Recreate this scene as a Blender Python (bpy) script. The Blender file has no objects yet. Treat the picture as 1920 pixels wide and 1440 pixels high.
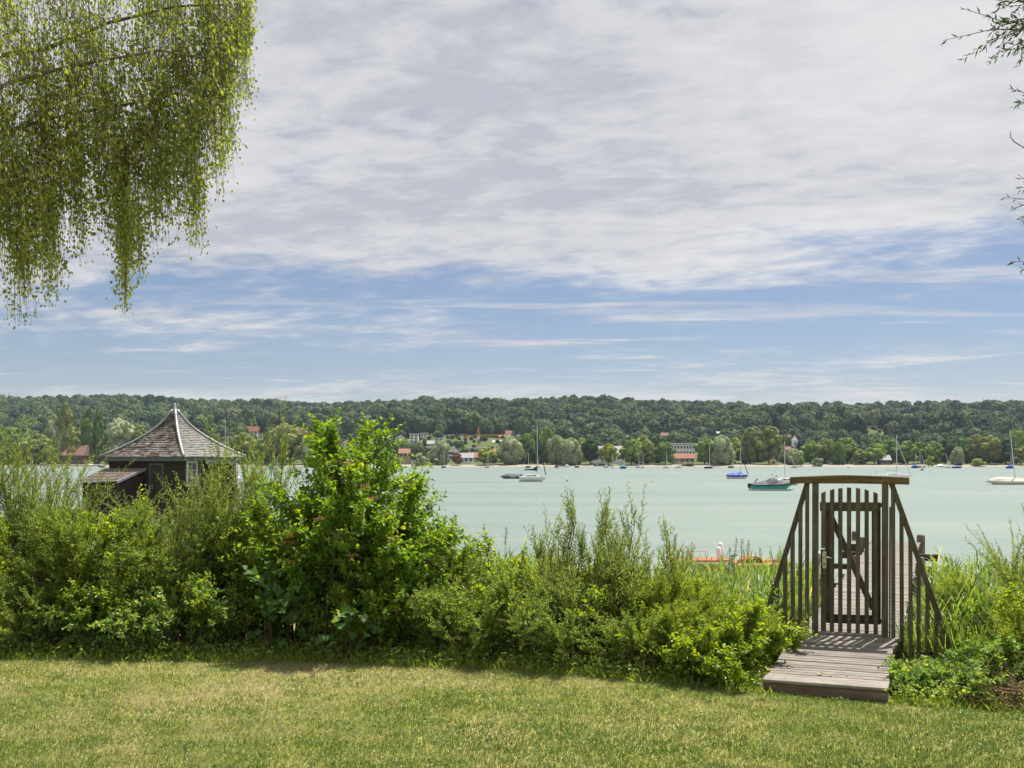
import bpy, bmesh, math, random
import numpy as np
from mathutils import Matrix, Vector, noise as mnoise

# ------------------------------------------------------------------ camera, sky, sun, exposure
scene = bpy.context.scene
FPX, CX, YH, CAMZ = 2000.0, 960.0, 863.0, 3.5      # focal length in photo pixels, principal column, horizon row, eye height over the lake

cam_d = bpy.data.cameras.new('camera')
cam = bpy.data.objects.new('camera', cam_d)
scene.collection.objects.link(cam)
cam.location = (0, 0, CAMZ)
cam.rotation_euler = (math.radians(90), 0, 0)
cam_d.sensor_fit = 'HORIZONTAL'
cam_d.sensor_width = 36
cam_d.lens = 36 * FPX / 1920
cam_d.shift_y = (YH - 720) / 1920
cam_d.clip_start = 0.1
cam_d.clip_end = 6000
scene.camera = cam

SUN_AZ, SUN_EL = math.radians(35), math.radians(64)  # to the right of straight ahead, height
SUN_DIR = Vector((math.sin(SUN_AZ) * math.cos(SUN_EL), math.cos(SUN_AZ) * math.cos(SUN_EL), math.sin(SUN_EL)))
sun_d = bpy.data.lights.new('sun', 'SUN')
sun_d.energy = 4.6
sun_d.angle = math.radians(0.53)
sun_d.color = (1.0, 0.95, 0.87)
sun = bpy.data.objects.new('sun', sun_d)
scene.collection.objects.link(sun)
sun.rotation_euler = (-SUN_DIR).to_track_quat('-Z', 'Y').to_euler()
sun.location = (20, 30, 60)

scene.view_settings.view_transform = 'Standard'
scene.view_settings.look = 'None'
scene.view_settings.gamma = 1
scene.view_settings.exposure = 0.95
scene.cycles.use_denoising = True
scene.cycles.denoising_input_passes = 'RGB_ALBEDO_NORMAL'
scene.cycles.denoising_prefilter = 'ACCURATE'
scene.cycles.max_bounces = 8
scene.cycles.transparent_max_bounces = 8
scene.cycles.transmission_bounces = 5
scene.cycles.volume_bounces = 0


class NT:
    """tiny node-tree helper"""
    def __init__(self, tree):
        self.t = tree
    def n(self, typ, **kw):
        nd = self.t.nodes.new(typ)
        for k, v in kw.items():
            if k.startswith('i_'):
                nd.inputs[k[2:].replace('_', ' ')].default_value = v
            elif k.startswith('d'):
                nd.inputs[int(k[1:])].default_value = v
            else:
                setattr(nd, k, v)
        return nd
    def l(self, a, b):
        self.t.links.new(a, b)
    def math(self, op, a, b=None, c=None, clamp=False):
        nd = self.t.nodes.new('ShaderNodeMath'); nd.operation = op; nd.use_clamp = clamp
        for i, v in enumerate((a, b, c)):
            if v is None: continue
            if isinstance(v, (int, float)): nd.inputs[i].default_value = v
            else: self.l(v, nd.inputs[i])
        return nd.outputs[0]
    def rng(self, v, a, b, c, d, smooth=True):
        nd = self.t.nodes.new('ShaderNodeMapRange')
        nd.interpolation_type = 'SMOOTHSTEP' if smooth else 'LINEAR'
        self.l(v, nd.inputs[0])
        for i, x in enumerate((a, b, c, d)): nd.inputs[i + 1].default_value = x
        return nd.outputs[0]
    def mix(self, f, a, b, mode='MIX'):
        nd = self.t.nodes.new('ShaderNodeMix'); nd.data_type = 'RGBA'; nd.blend_type = mode
        ins = [nd.inputs[0], nd.inputs[6], nd.inputs[7]]
        for s, v in zip(ins, (f, a, b)):
            if isinstance(v, (int, float)): s.default_value = v
            elif isinstance(v, tuple): s.default_value = (*v, 1) if len(v) == 3 else v
            else: self.l(v, s)
        return nd.outputs[2]
    def ramp(self, v, stops, interp='LINEAR'):
        nd = self.t.nodes.new('ShaderNodeValToRGB'); cr = nd.color_ramp; cr.interpolation = interp
        while len(cr.elements) < len(stops): cr.elements.new(0.5)
        for e, (p, col) in zip(cr.elements, stops):
            e.position = p; e.color = (*col, 1)
        self.l(v, nd.inputs[0])
        return nd.outputs[0]
    def noise(self, vec, scale, detail=4, rough=0.55, dist=0.0, dim='3D'):
        nd = self.t.nodes.new('ShaderNodeTexNoise'); nd.noise_dimensions = dim
        nd.inputs['Scale'].default_value = scale; nd.inputs['Detail'].default_value = detail
        nd.inputs['Roughness'].default_value = rough; nd.inputs['Distortion'].default_value = dist
        if vec is not None: self.l(vec, nd.inputs['Vector'])
        return nd.outputs['Fac']
    def mapping(self, vec, scale=(1, 1, 1), loc=(0, 0, 0), rot=(0, 0, 0)):
        nd = self.t.nodes.new('ShaderNodeMapping')
        nd.inputs['Scale'].default_value = scale; nd.inputs['Location'].default_value = loc; nd.inputs['Rotation'].default_value = rot
        self.l(vec, nd.inputs['Vector'])
        return nd.outputs[0]


# sky: Nishita daylight with one thin sheet of cloud (projected on a plane above the lake)
world = bpy.data.worlds.new('World')
scene.world = world
world.use_nodes = True
wt = world.node_tree
wt.nodes.clear()
W = NT(wt)
out = W.n('ShaderNodeOutputWorld')
sky = W.n('ShaderNodeTexSky', sky_type='NISHITA')
sky.sun_disc = False
sky.sun_elevation = SUN_EL
sky.sun_rotation = SUN_AZ
sky.altitude = 500
sky.air_density = 1.0
sky.dust_density = 0.6
sky.ozone_density = 1.6
tc = W.n('ShaderNodeTexCoord')
sep = W.n('ShaderNodeSeparateXYZ')
W.l(tc.outputs['Generated'], sep.inputs[0])
sx, sy, sz = sep.outputs
zz = W.math('ADD', W.math('MAXIMUM', sz, 0.0), 0.07)
pu = W.math('DIVIDE', sx, zz)
pv = W.math('DIVIDE', sy, zz)
comb = W.n('ShaderNodeCombineXYZ')
W.l(pu, comb.inputs[0]); W.l(pv, comb.inputs[1])
P = comb.outputs[0]
PR = W.mapping(P, rot=(0, 0, math.radians(24)))
big = W.noise(W.mapping(PR, scale=(0.42, 0.60, 1), loc=(7.7, 12.2, 0)), 1.0, 3, 0.5, 0.3)
mid = W.noise(W.mapping(PR, scale=(0.95, 1.5, 1), loc=(1.3, 2.2, 0)), 1.0, 9, 0.60, 0.5)
fine = W.noise(W.mapping(PR, scale=(5.0, 6.5, 1), loc=(5.2, 0.4, 0)), 1.0, 8, 0.66, 0.3)
dens = W.math('ADD', W.math('MULTIPLY', big, 0.66), W.math('ADD', W.math('MULTIPLY', mid, 0.52), W.math('MULTIPLY', fine, 0.27)))
edge = W.math('ADD', pv, W.math('MULTIPLY', pu, 0.22))                # the sheet thins out over the lake
dn = W.math('ADD', dens, W.rng(edge, 2.4, 5.6, 0.165, -0.10))
cov = W.math('MULTIPLY', W.rng(dn, 0.625, 0.835, 0.0, 1.0), 0.96)
stk = W.noise(W.mapping(P, scale=(0.55, 2.3, 1), loc=(4.4, 1.7, 0), rot=(0, 0, math.radians(9))), 1.0, 7, 0.58, 0.6)      # thin lens streaks low in the sky
stk = W.math('MULTIPLY', W.rng(stk, 0.535, 0.70, 0.0, 0.85), W.rng(W.math('ADD', pv, W.math('MULTIPLY', pu, 0.35)), 3.0, 5.0, 0.35, 1.0))
veil = W.math('MULTIPLY', W.rng(pv, 6.7, 7.5, 0.0, 0.75), W.rng(mid, 0.36, 0.60, 0.15, 1.0))
cov = W.math('MAXIMUM', cov, W.math('MAXIMUM', stk, veil))
shade = W.noise(W.mapping(PR, scale=(0.62, 1.05, 1), loc=(9.4, 34.1, 0)), 1.0, 8, 0.56, 0.6)
thick = W.math('ADD', W.rng(shade, 0.31, 0.68, 0.0, 1.0), W.math('MULTIPLY', W.math('SUBTRACT', fine, 0.5), 2.0))
ccol = W.ramp(thick, [(0.0, (0.63, 0.65, 0.715)), (0.38, (0.80, 0.805, 0.84)), (1.0, (0.95, 0.945, 0.95))])
bg1 = W.n('ShaderNodeBackground'); bg1.inputs['Strength'].default_value = 0.0435
W.l(W.mix(1.0, sky.outputs[0], (0.98, 0.95, 1.03), 'MULTIPLY'), bg1.inputs['Color'])
bg2 = W.n('ShaderNodeBackground'); bg2.inputs['Strength'].default_value = 0.435
W.l(ccol, bg2.inputs['Color'])
mx = W.n('ShaderNodeMixShader')
W.l(cov, mx.inputs[0]); W.l(bg1.outputs[0], mx.inputs[1]); W.l(bg2.outputs[0], mx.inputs[2])
W.l(mx.outputs[0], out.inputs['Surface'])

# ------------------------------------------------------------------ measuring helpers
def PX(px, py, Y):
    """world point seen at photo pixel (px, py) at distance Y"""
    return Vector(((px - CX) / FPX * Y, Y, CAMZ - (py - YH) / FPX * Y))

def X_at(px, Y):
    return (px - CX) / FPX * Y

def Z_at(py, Y):
    return CAMZ - (py - YH) / FPX * Y

def Y_water(py):
    return CAMZ * FPX / (py - YH)

# ------------------------------------------------------------------ materials
def material(name):
    m = bpy.data.materials.new(name); m.use_nodes = True
    m.node_tree.nodes.clear()
    N = NT(m.node_tree)
    o = N.n('ShaderNodeOutputMaterial')
    return m, N, o

def principled(N, col, rough=0.7, spec=0.3, metal=0.0, normal=None):
    b = N.n('ShaderNodeBsdfPrincipled')
    for s, v in (('Base Color', col), ('Roughness', rough), ('Specular IOR Level', spec), ('Metallic', metal)):
        if isinstance(v, tuple): b.inputs[s].default_value = (*v, 1)
        elif isinstance(v, (int, float)): b.inputs[s].default_value = v
        else: N.l(v, b.inputs[s])
    if normal is not None: N.l(normal, b.inputs['Normal'])
    return b

def bump(N, h, strength=0.4, dist=0.01):
    b = N.n('ShaderNodeBump'); b.inputs['Strength'].default_value = strength; b.inputs['Distance'].default_value = dist
    N.l(h, b.inputs['Height'])
    return b.outputs[0]

def plain_mat(name, col, rough=0.6, spec=0.3, metal=0.0, var=0.12, scale=6.0):
    m, N, o = material(name)
    t = N.n('ShaderNodeTexCoord')
    v = N.noise(t.outputs['Object'], scale, 5, 0.6)
    c = N.mix(N.rng(v, 0.3, 0.7, 0, 1), tuple(max(0, x * (1 - var)) for x in col), tuple(min(1, x * (1 + var)) for x in col))
    b = principled(N, c, rough, spec, metal)
    N.l(b.outputs[0], o.inputs[0])
    return m

def leaf_mat(name, stops, trans=0.38, tcol=(1.5, 1.55, 0.55), rough=0.45, spec=0.35, objcol=False):
    """leaf colour varies from leaf to leaf (attribute rnd); light shines through"""
    m, N, o = material(name)
    a = N.n('ShaderNodeAttribute'); a.attribute_name = 'rnd'
    col = N.ramp(a.outputs['Fac'], stops)
    b = principled(N, col, rough, spec)
    tr = N.n('ShaderNodeBsdfTranslucent')
    tm = N.mix(1.0, col, tcol, 'MULTIPLY')
    N.l(tm, tr.inputs['Color'])
    mx = N.n('ShaderNodeMixShader'); mx.inputs[0].default_value = trans
    N.l(b.outputs[0], mx.inputs[1]); N.l(tr.outputs[0], mx.inputs[2])
    N.l(mx.outputs[0], o.inputs[0])
    return m

def wood_mat(name, c0, c1, c2, rough=0.8, axis=0, grain=1.0, lichen=None):
    m, N, o = material(name)
    t = N.n('ShaderNodeTexCoord'); oi = N.n('ShaderNodeObjectInfo')
    add = N.n('ShaderNodeVectorMath', operation='ADD')
    sc = N.n('ShaderNodeVectorMath', operation='SCALE'); sc.inputs['Scale'].default_value = 37.0
    cx = N.n('ShaderNodeCombineXYZ')
    for i in range(3): N.l(oi.outputs['Random'], cx.inputs[i])
    N.l(cx.outputs[0], sc.inputs[0])
    N.l(t.outputs['Object'], add.inputs[0]); N.l(sc.outputs[0], add.inputs[1])
    s = [38.0 * grain] * 3; s[axis] = 2.2 * grain
    g = N.noise(N.mapping(add.outputs[0], scale=tuple(s)), 1.0, 6, 0.65, 0.4)
    blot = N.noise(add.outputs[0], 5.0, 4, 0.6)
    col = N.ramp(N.math('ADD', N.math('MULTIPLY', g, 0.7), N.math('MULTIPLY', blot, 0.3)), [(0.30, c0), (0.52, c1), (0.72, c2)])
    br = N.rng(oi.outputs['Random'], 0, 1, 0.82, 1.15, False)
    cb = N.n('ShaderNodeCombineColor')
    for i in range(3): N.l(br, cb.inputs[i])
    col = N.mix(1.0, col, cb.outputs[0], 'MULTIPLY')
    if lichen:
        l1 = N.rng(N.noise(add.outputs[0], 34.0, 5, 0.7), 0.60, 0.70, 0, 1)
        l2 = N.rng(N.noise(add.outputs[0], 4.0, 3, 0.6), 0.42, 0.62, 0, 1)
        col = N.mix(N.math('MULTIPLY', l1, l2), col, lichen)
    b = principled(N, col, rough, 0.2, normal=bump(N, g, 0.5, 0.006))
    N.l(b.outputs[0], o.inputs[0])
    return m

M = {}
M['gate_wood'] = wood_mat('gate_wood', (0.048, 0.042, 0.027), (0.112, 0.098, 0.062), (0.21, 0.188, 0.135), axis=2, lichen=(0.25, 0.23, 0.11))
M['beam_wood'] = wood_mat('beam_wood', (0.050, 0.038, 0.018), (0.125, 0.095, 0.045), (0.30, 0.24, 0.14), axis=0, lichen=(0.28, 0.24, 0.11))
M['deck_wood'] = wood_mat('deck_wood', (0.095, 0.082, 0.068), (0.21, 0.187, 0.162), (0.34, 0.312, 0.282), axis=0)
M['edge_wood'] = wood_mat('edge_wood', (0.07, 0.048, 0.034), (0.14, 0.10, 0.072), (0.24, 0.19, 0.15), axis=0)
M['dark_wood'] = wood_mat('dark_wood', (0.030, 0.022, 0.014), (0.060, 0.045, 0.030), (0.11, 0.085, 0.06), axis=0)
M['house_wood'] = wood_mat('house_wood', (0.020, 0.015, 0.011), (0.042, 0.031, 0.022), (0.078, 0.058, 0.043), axis=0, grain=0.5)
M['pile_wood'] = wood_mat('pile_wood', (0.07, 0.055, 0.045), (0.15, 0.12, 0.095), (0.26, 0.22, 0.18), axis=2)
M['bark'] = wood_mat('bark', (0.030, 0.022, 0.015), (0.075, 0.055, 0.038), (0.13, 0.10, 0.07), axis=2)
M['birch_bark'] = wood_mat('birch_bark', (0.05, 0.04, 0.032), (0.14, 0.115, 0.095), (0.34, 0.31, 0.28), axis=1, grain=0.4)
M['twig'] = plain_mat('twig', (0.085, 0.062, 0.038), 0.8, 0.2, var=0.3, scale=9)
M['green_twig'] = plain_mat('green_twig', (0.13, 0.13, 0.045), 0.7, 0.2, var=0.3, scale=9)
M['dead_twig'] = plain_mat('dead_twig', (0.20, 0.135, 0.085), 0.85, 0.15, var=0.35, scale=9)
M['steel'] = plain_mat('steel', (0.55, 0.54, 0.52), 0.32, 0.5, 0.9, var=0.1, scale=30)
M['brass'] = plain_mat('brass', (0.50, 0.46, 0.34), 0.40, 0.5, 0.75, var=0.12, scale=30)
M['black_metal'] = plain_mat('black_metal', (0.02, 0.02, 0.02), 0.5, 0.4)
M['white_gel'] = plain_mat('white_gel', (0.74, 0.74, 0.71), 0.35, 0.4, var=0.05, scale=2)
M['grey_gel'] = plain_mat('grey_gel', (0.52, 0.53, 0.50), 0.4, 0.4, var=0.06, scale=2)
M['teal_gel'] = plain_mat('teal_gel', (0.03, 0.36, 0.27), 0.35, 0.4, var=0.08, scale=1.5)
M['charcoal_tarp'] = plain_mat('charcoal_tarp', (0.055, 0.058, 0.075), 0.7, 0.25, var=0.25, scale=2.5)
M['blue_tarp'] = plain_mat('blue_tarp', (0.015, 0.085, 0.42), 0.6, 0.3, var=0.25, scale=2.5)
M['navy_tarp'] = plain_mat('navy_tarp', (0.02, 0.04, 0.10), 0.7, 0.25, var=0.2, scale=2.5)
M['beige_tarp'] = plain_mat('beige_tarp', (0.47, 0.43, 0.36), 0.75, 0.2, var=0.08, scale=1.5)
M['mast'] = plain_mat('mast', (0.62, 0.62, 0.60), 0.4, 0.5, 0.2, var=0.05)
M['red_plastic'] = plain_mat('red_plastic', (0.42, 0.065, 0.03), 0.45, 0.4, var=0.15, scale=3)
M['orange_plastic'] = plain_mat('orange_plastic', (0.42, 0.105, 0.05), 0.45, 0.4, var=0.15, scale=3)
M['turquoise'] = plain_mat('turquoise', (0.02, 0.34, 0.42), 0.4, 0.4, var=0.1)
M['glass'] = plain_mat('glass', (0.03, 0.036, 0.04), 0.08, 0.6, var=0.1)
M['dark_glass'] = plain_mat('dark_glass', (0.045, 0.048, 0.055), 0.3, 0.5, var=0.1)
M['trim_paint'] = plain_mat('trim_paint', (0.50, 0.51, 0.47), 0.6, 0.3, var=0.15)
M['white_paint'] = plain_mat('white_paint', (0.72, 0.72, 0.69), 0.55, 0.3, var=0.06)
M['green_paint'] = plain_mat('green_paint', (0.085, 0.105, 0.088), 0.6, 0.3, var=0.15)
M['zinc'] = plain_mat('zinc', (0.33, 0.34, 0.35), 0.45, 0.4, 0.35, var=0.15, scale=4)
M['crane_paint'] = plain_mat('crane_paint', (0.55, 0.24, 0.05), 0.5, 0.4)

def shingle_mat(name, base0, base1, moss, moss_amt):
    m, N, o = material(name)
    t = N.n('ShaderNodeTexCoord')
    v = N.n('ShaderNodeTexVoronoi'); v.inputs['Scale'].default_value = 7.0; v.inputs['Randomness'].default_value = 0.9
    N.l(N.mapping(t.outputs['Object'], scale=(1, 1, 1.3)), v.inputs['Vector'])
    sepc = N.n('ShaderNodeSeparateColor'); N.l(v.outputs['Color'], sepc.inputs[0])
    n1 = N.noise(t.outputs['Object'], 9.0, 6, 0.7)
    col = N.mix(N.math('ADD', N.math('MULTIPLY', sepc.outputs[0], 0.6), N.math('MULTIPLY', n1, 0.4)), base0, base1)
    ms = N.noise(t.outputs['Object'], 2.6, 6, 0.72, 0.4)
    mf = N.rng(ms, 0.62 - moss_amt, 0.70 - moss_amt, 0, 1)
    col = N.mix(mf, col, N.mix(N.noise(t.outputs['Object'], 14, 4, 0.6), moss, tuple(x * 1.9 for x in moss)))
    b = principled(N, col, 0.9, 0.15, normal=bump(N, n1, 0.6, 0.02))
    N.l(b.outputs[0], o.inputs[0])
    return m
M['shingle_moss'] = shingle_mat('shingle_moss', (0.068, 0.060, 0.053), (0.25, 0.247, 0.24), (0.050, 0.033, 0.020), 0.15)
M['shingle'] = shingle_mat('shingle', (0.145, 0.135, 0.122), (0.275, 0.268, 0.255), (0.13, 0.10, 0.065), -0.01)
M['shingle_flat'] = shingle_mat('shingle_flat', (0.12, 0.085, 0.075), (0.30, 0.24, 0.22), (0.12, 0.09, 0.03), 0.02)

M['viburnum_leaf'] = leaf_mat('viburnum_leaf', [(0, (0.057, 0.1318, 0.0217)), (0.45, (0.1139, 0.2093, 0.0248)), (0.8, (0.1953, 0.279, 0.0279)), (1, (0.3255, 0.341, 0.031))], 0.46, (2.3, 2.1, 0.6))
M['willow_leaf'] = leaf_mat('willow_leaf', [(0, (0.1058, 0.1568, 0.051)), (0.55, (0.1852, 0.2393, 0.075)), (1, (0.3352, 0.363, 0.135))], 0.42, (1.9, 1.9, 0.8))
M['small_leaf'] = leaf_mat('small_leaf', [(0, (0.0842, 0.1535, 0.0372)), (0.5, (0.1685, 0.2472, 0.0527)), (1, (0.3368, 0.3751, 0.0853))], 0.42, (2.0, 2.0, 0.7))
M['dogwood_leaf'] = leaf_mat('dogwood_leaf', [(0, (0.0788, 0.1575, 0.024)), (0.5, (0.1575, 0.2475, 0.03)), (1, (0.3308, 0.3525, 0.036))], 0.48, (2.2, 2.0, 0.6))
M['herb_leaf'] = leaf_mat('herb_leaf', [(0, (0.0945, 0.1688, 0.0405)), (0.55, (0.189, 0.2565, 0.0459)), (1, (0.3915, 0.405, 0.054))], 0.46, (2.0, 1.9, 0.6))
M['maple_leaf'] = leaf_mat('maple_leaf', [(0.0, (0.05, 0.12, 0.03)), (0.7, (0.085, 0.17, 0.04)), (1.0, (0.20, 0.27, 0.12))], 0.38, (1.8, 1.9, 0.6), rough=0.55, spec=0.2)
M['bramble_leaf'] = leaf_mat('bramble_leaf', [(0, (0.063, 0.1425, 0.036)), (0.6, (0.1496, 0.2325, 0.057)), (1, (0.378, 0.405, 0.075))], 0.42, (2.0, 2.0, 0.7))
M['birch_leaf'] = leaf_mat('birch_leaf', [(0, (0.0913, 0.1344, 0.0382)), (0.5, (0.1825, 0.2268, 0.0655)), (1, (0.3317, 0.3612, 0.1092))], 0.48, (2.0, 1.9, 0.6))
M['reed_leaf'] = leaf_mat('reed_leaf', [(0, (0.084, 0.15, 0.0336)), (0.7, (0.174, 0.246, 0.06)), (0.93, (0.252, 0.3, 0.096)), (1, (0.48, 0.396, 0.228))], 0.44, (1.9, 1.9, 0.8))
M['grass_blade'] = leaf_mat('grass_blade', [(0, (0.1089, 0.194, 0.0456)), (0.38, (0.2094, 0.2571, 0.0836)), (0.7, (0.3434, 0.3293, 0.2052)), (1, (0.4691, 0.415, 0.395))], 0.42, (1.5, 1.45, 0.8))
M['silhouette_leaf'] = leaf_mat('silhouette_leaf', [(0.0, (0.045, 0.07, 0.03)), (1.0, (0.10, 0.135, 0.055))], 0.25, (1.4, 1.5, 0.8))  # willow leaf darkened: backlit silhouette against the sky put into the colour
M['plume'] = leaf_mat('plume', [(0.0, (0.16, 0.11, 0.075)), (1.0, (0.34, 0.26, 0.19))], 0.3, (1, 1, 1))
M['berry'] = plain_mat('berry', (0.36, 0.13, 0.06), 0.4, 0.4, var=0.3, scale=20)

# ------------------------------------------------------------------ object and mesh helpers
COL = scene.collection
RNG = np.random.default_rng(7)

def set_props(o, label=None, cat=None, group=None, kind=None):
    if label: o['label'] = label
    if cat: o['category'] = cat
    if group: o['group'] = group
    if kind: o['kind'] = kind
    return o

def empty(name, loc, label, cat, group=None, rz=0.0):
    o = bpy.data.objects.new(name, None)
    o.empty_display_size = 0.3
    COL.objects.link(o)
    o.location = loc
    o.rotation_euler = (0, 0, rz)
    return set_props(o, label, cat, group)

def link(name, me, parent=None, loc=None, rot=None, scale=None):
    o = bpy.data.objects.new(name, me)
    COL.objects.link(o)
    if parent is not None: o.parent = parent
    if loc is not None: o.location = loc
    if rot is not None: o.rotation_euler = rot
    if scale is not None: o.scale = scale if hasattr(scale, '__len__') else (scale,) * 3
    return o

def np_mesh(name, V, F, mat, rnd=None, smooth=False):
    """V (n,3), F (m,k) array or list of such arrays"""
    if not isinstance(F, (list, tuple)): F = [F]
    F = [f for f in F if len(f)]
    me = bpy.data.meshes.new(name)
    V = np.asarray(V, np.float32)
    me.vertices.add(len(V)); me.vertices.foreach_set('co', V.ravel())
    idx = np.concatenate([f.ravel() for f in F]).astype(np.int32)
    cnt = np.concatenate([np.full(len(f), f.shape[1], np.int32) for f in F])
    st = np.concatenate([[0], np.cumsum(cnt)[:-1]]).astype(np.int32)
    me.loops.add(len(idx)); me.loops.foreach_set('vertex_index', idx)
    me.polygons.add(len(cnt)); me.polygons.foreach_set('loop_start', st)
    me.polygons.foreach_set('use_smooth', np.full(len(cnt), smooth, bool))
    if rnd is not None:
        a = me.attributes.new('rnd', 'FLOAT', 'POINT'); a.data.foreach_set('value', np.asarray(rnd, np.float32))
    me.update(calc_edges=True)
    if mat is not None: me.materials.append(M[mat] if isinstance(mat, str) else mat)
    return me

class MB:
    """collects simple solids; build() makes one mesh object"""
    def __init__(self): self.v = []; self.f = []
    def add(self, V, F):
        b = len(self.v); self.v += [tuple(p) for p in V]; self.f += [tuple(b + i for i in f) for f in F]; return self
    def box(self, x0, x1, y0, y1, z0, z1, mat4=None, taper=None):
        V = [Vector(p) for p in ((x0,y0,z0),(x1,y0,z0),(x1,y1,z0),(x0,y1,z0),(x0,y0,z1),(x1,y0,z1),(x1,y1,z1),(x0,y1,z1))]
        if mat4 is not None: V = [mat4 @ p for p in V]
        return self.add(V, [(0,3,2,1),(4,5,6,7),(0,1,5,4),(1,2,6,5),(2,3,7,6),(3,0,4,7)])
    def prism(self, poly, a0, a1, axis='y'):
        """poly in the (x,z) plane extruded along y (or (y,z) along x)"""
        n = len(poly)
        if axis == 'y': V = [(p[0], a0, p[1]) for p in poly] + [(p[0], a1, p[1]) for p in poly]
        else: V = [(a0, p[0], p[1]) for p in poly] + [(a1, p[0], p[1]) for p in poly]
        F = [tuple(range(n)), tuple(range(2*n-1, n-1, -1))] + [(i, i+n, (i+1) % n + n, (i+1) % n) for i in range(n)]
        return self.add(V, F)
    def tube(self, pts, radii, sides=6, cap=True):
        pts = [Vector(p) for p in pts]; n = len(pts)
        if not hasattr(radii, '__len__'): radii = [radii] * n
        V = []
        for i, p in enumerate(pts):
            d = (pts[min(i+1, n-1)] - pts[max(i-1, 0)]).normalized()
            a = d.cross(Vector((0, 0, 1)) if abs(d.z) < 0.9 else Vector((1, 0, 0))).normalized(); b = d.cross(a)
            for k in range(sides):
                t = 2 * math.pi * k / sides
                V.append(p + (a * math.cos(t) + b * math.sin(t)) * radii[i])
        F = []
        for i in range(n - 1):
            for k in range(sides):
                k2 = (k + 1) % sides
                F.append((i*sides+k, i*sides+k2, (i+1)*sides+k2, (i+1)*sides+k))
        if cap:
            F.append(tuple(range(sides-1, -1, -1))); F.append(tuple((n-1)*sides + k for k in range(sides)))
        return self.add(V, F)
    def mesh(self, name, mat, smooth=False, bevel=0.0):
        me = bpy.data.meshes.new(name)
        bm = bmesh.new()
        vs = [bm.verts.new(p) for p in self.v]
        for f in self.f:
            try: bm.faces.new([vs[i] for i in f])
            except ValueError: pass
        bmesh.ops.recalc_face_normals(bm, faces=bm.faces)
        if bevel: bmesh.ops.bevel(bm, geom=list(bm.edges), offset=bevel, segments=1, affect='EDGES', clamp_overlap=True)
        bm.to_mesh(me); bm.free()
        if smooth: me.polygons.foreach_set('use_smooth', np.ones(len(me.polygons), bool))
        me.materials.append(M[mat] if isinstance(mat, str) else mat)
        return me
    def build(self, name, mat, parent=None, smooth=False, bevel=0.0, **kw):
        return link(name, self.mesh(name, mat, smooth, bevel), parent, **kw)

# ------------------------------------------------------------------ ground, lake, far hills
def sstep(a, b, x):
    t = np.clip((x - a) / (b - a), 0, 1); return t * t * (3 - 2 * t)

LAWN_Z = 1.13
_ex = np.array([-40, -9, -6.06, -3.8, -2.0, -0.67, 0.24, 1.35, 2.55, 3.68, 4.3, 4.85, 9, 40.])
_ey = np.array([12.9, 12.8, 12.62, 12.6, 12.5, 12.1, 11.8, 11.3, 10.85, 10.5, 10.26, 10.1, 9.0, 4.])
def lawn_edge(x): return np.interp(x, _ex, _ey)
def ground_z(x, y):
    x = np.asarray(x, float); y = np.asarray(y, float)
    e = lawn_edge(x)
    return LAWN_Z + 0.03 * np.sin(x * 0.9 + 1) * np.sin(y * 0.7) - 0.10 * sstep(0.3, 1.6, y - e) - (LAWN_Z + 1.1) * sstep(4.6, 9.5, y - e)

xs = np.concatenate([np.linspace(-70, -14, 15)[:-1], np.linspace(-14, 14, 113), np.linspace(14, 70, 15)[1:]])
ys = np.concatenate([np.linspace(-40, 5, 12)[:-1], np.linspace(5, 26, 106), np.linspace(26, 46, 6)[1:]])
gx, gy = np.meshgrid(xs, ys, indexing='ij')
V = np.stack([gx, gy, ground_z(gx, gy)], -1).reshape(-1, 3)
ny = len(ys)
i, j = np.meshgrid(np.arange(len(xs) - 1), np.arange(ny - 1), indexing='ij')
q = (i * ny + j).ravel()
F = np.stack([q, q + ny, q + ny + 1, q + 1], -1)
m, N, o = material('lawn')
t = N.n('ShaderNodeTexCoord')
p1 = N.noise(t.outputs['Object'], 0.55, 4, 0.6, 0.3)
p2 = N.noise(t.outputs['Object'], 60.0, 4, 0.7)
p3 = N.noise(t.outputs['Object'], 4.0, 5, 0.65)
lc = N.ramp(N.math('ADD', N.math('MULTIPLY', p1, 0.5), N.math('ADD', N.math('MULTIPLY', p2, 0.25), N.math('MULTIPLY', p3, 0.25))),
            [(0.38, (0.18, 0.215, 0.04)), (0.52, (0.28, 0.275, 0.075)), (0.64, (0.42, 0.345, 0.17))])
sepg = N.n('ShaderNodeSeparateXYZ'); N.l(t.outputs['Object'], sepg.inputs[0])
soil = N.rng(sepg.outputs[2], 0.75, 1.06, 1.0, 0.0)
lc = N.mix(soil, lc, N.mix(p3, (0.05, 0.04, 0.026), (0.10, 0.08, 0.05)))
b = principled(N, lc, 0.9, 0.1, normal=bump(N, p2, 0.8, 0.03))
N.l(b.outputs[0], o.inputs[0])
M['lawn'] = m
lawn = link('lawn', np_mesh('lawn', V, F, 'lawn', smooth=True)); set_props(lawn, 'short sunburnt garden lawn sloping to the hedge', kind='structure')

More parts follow.
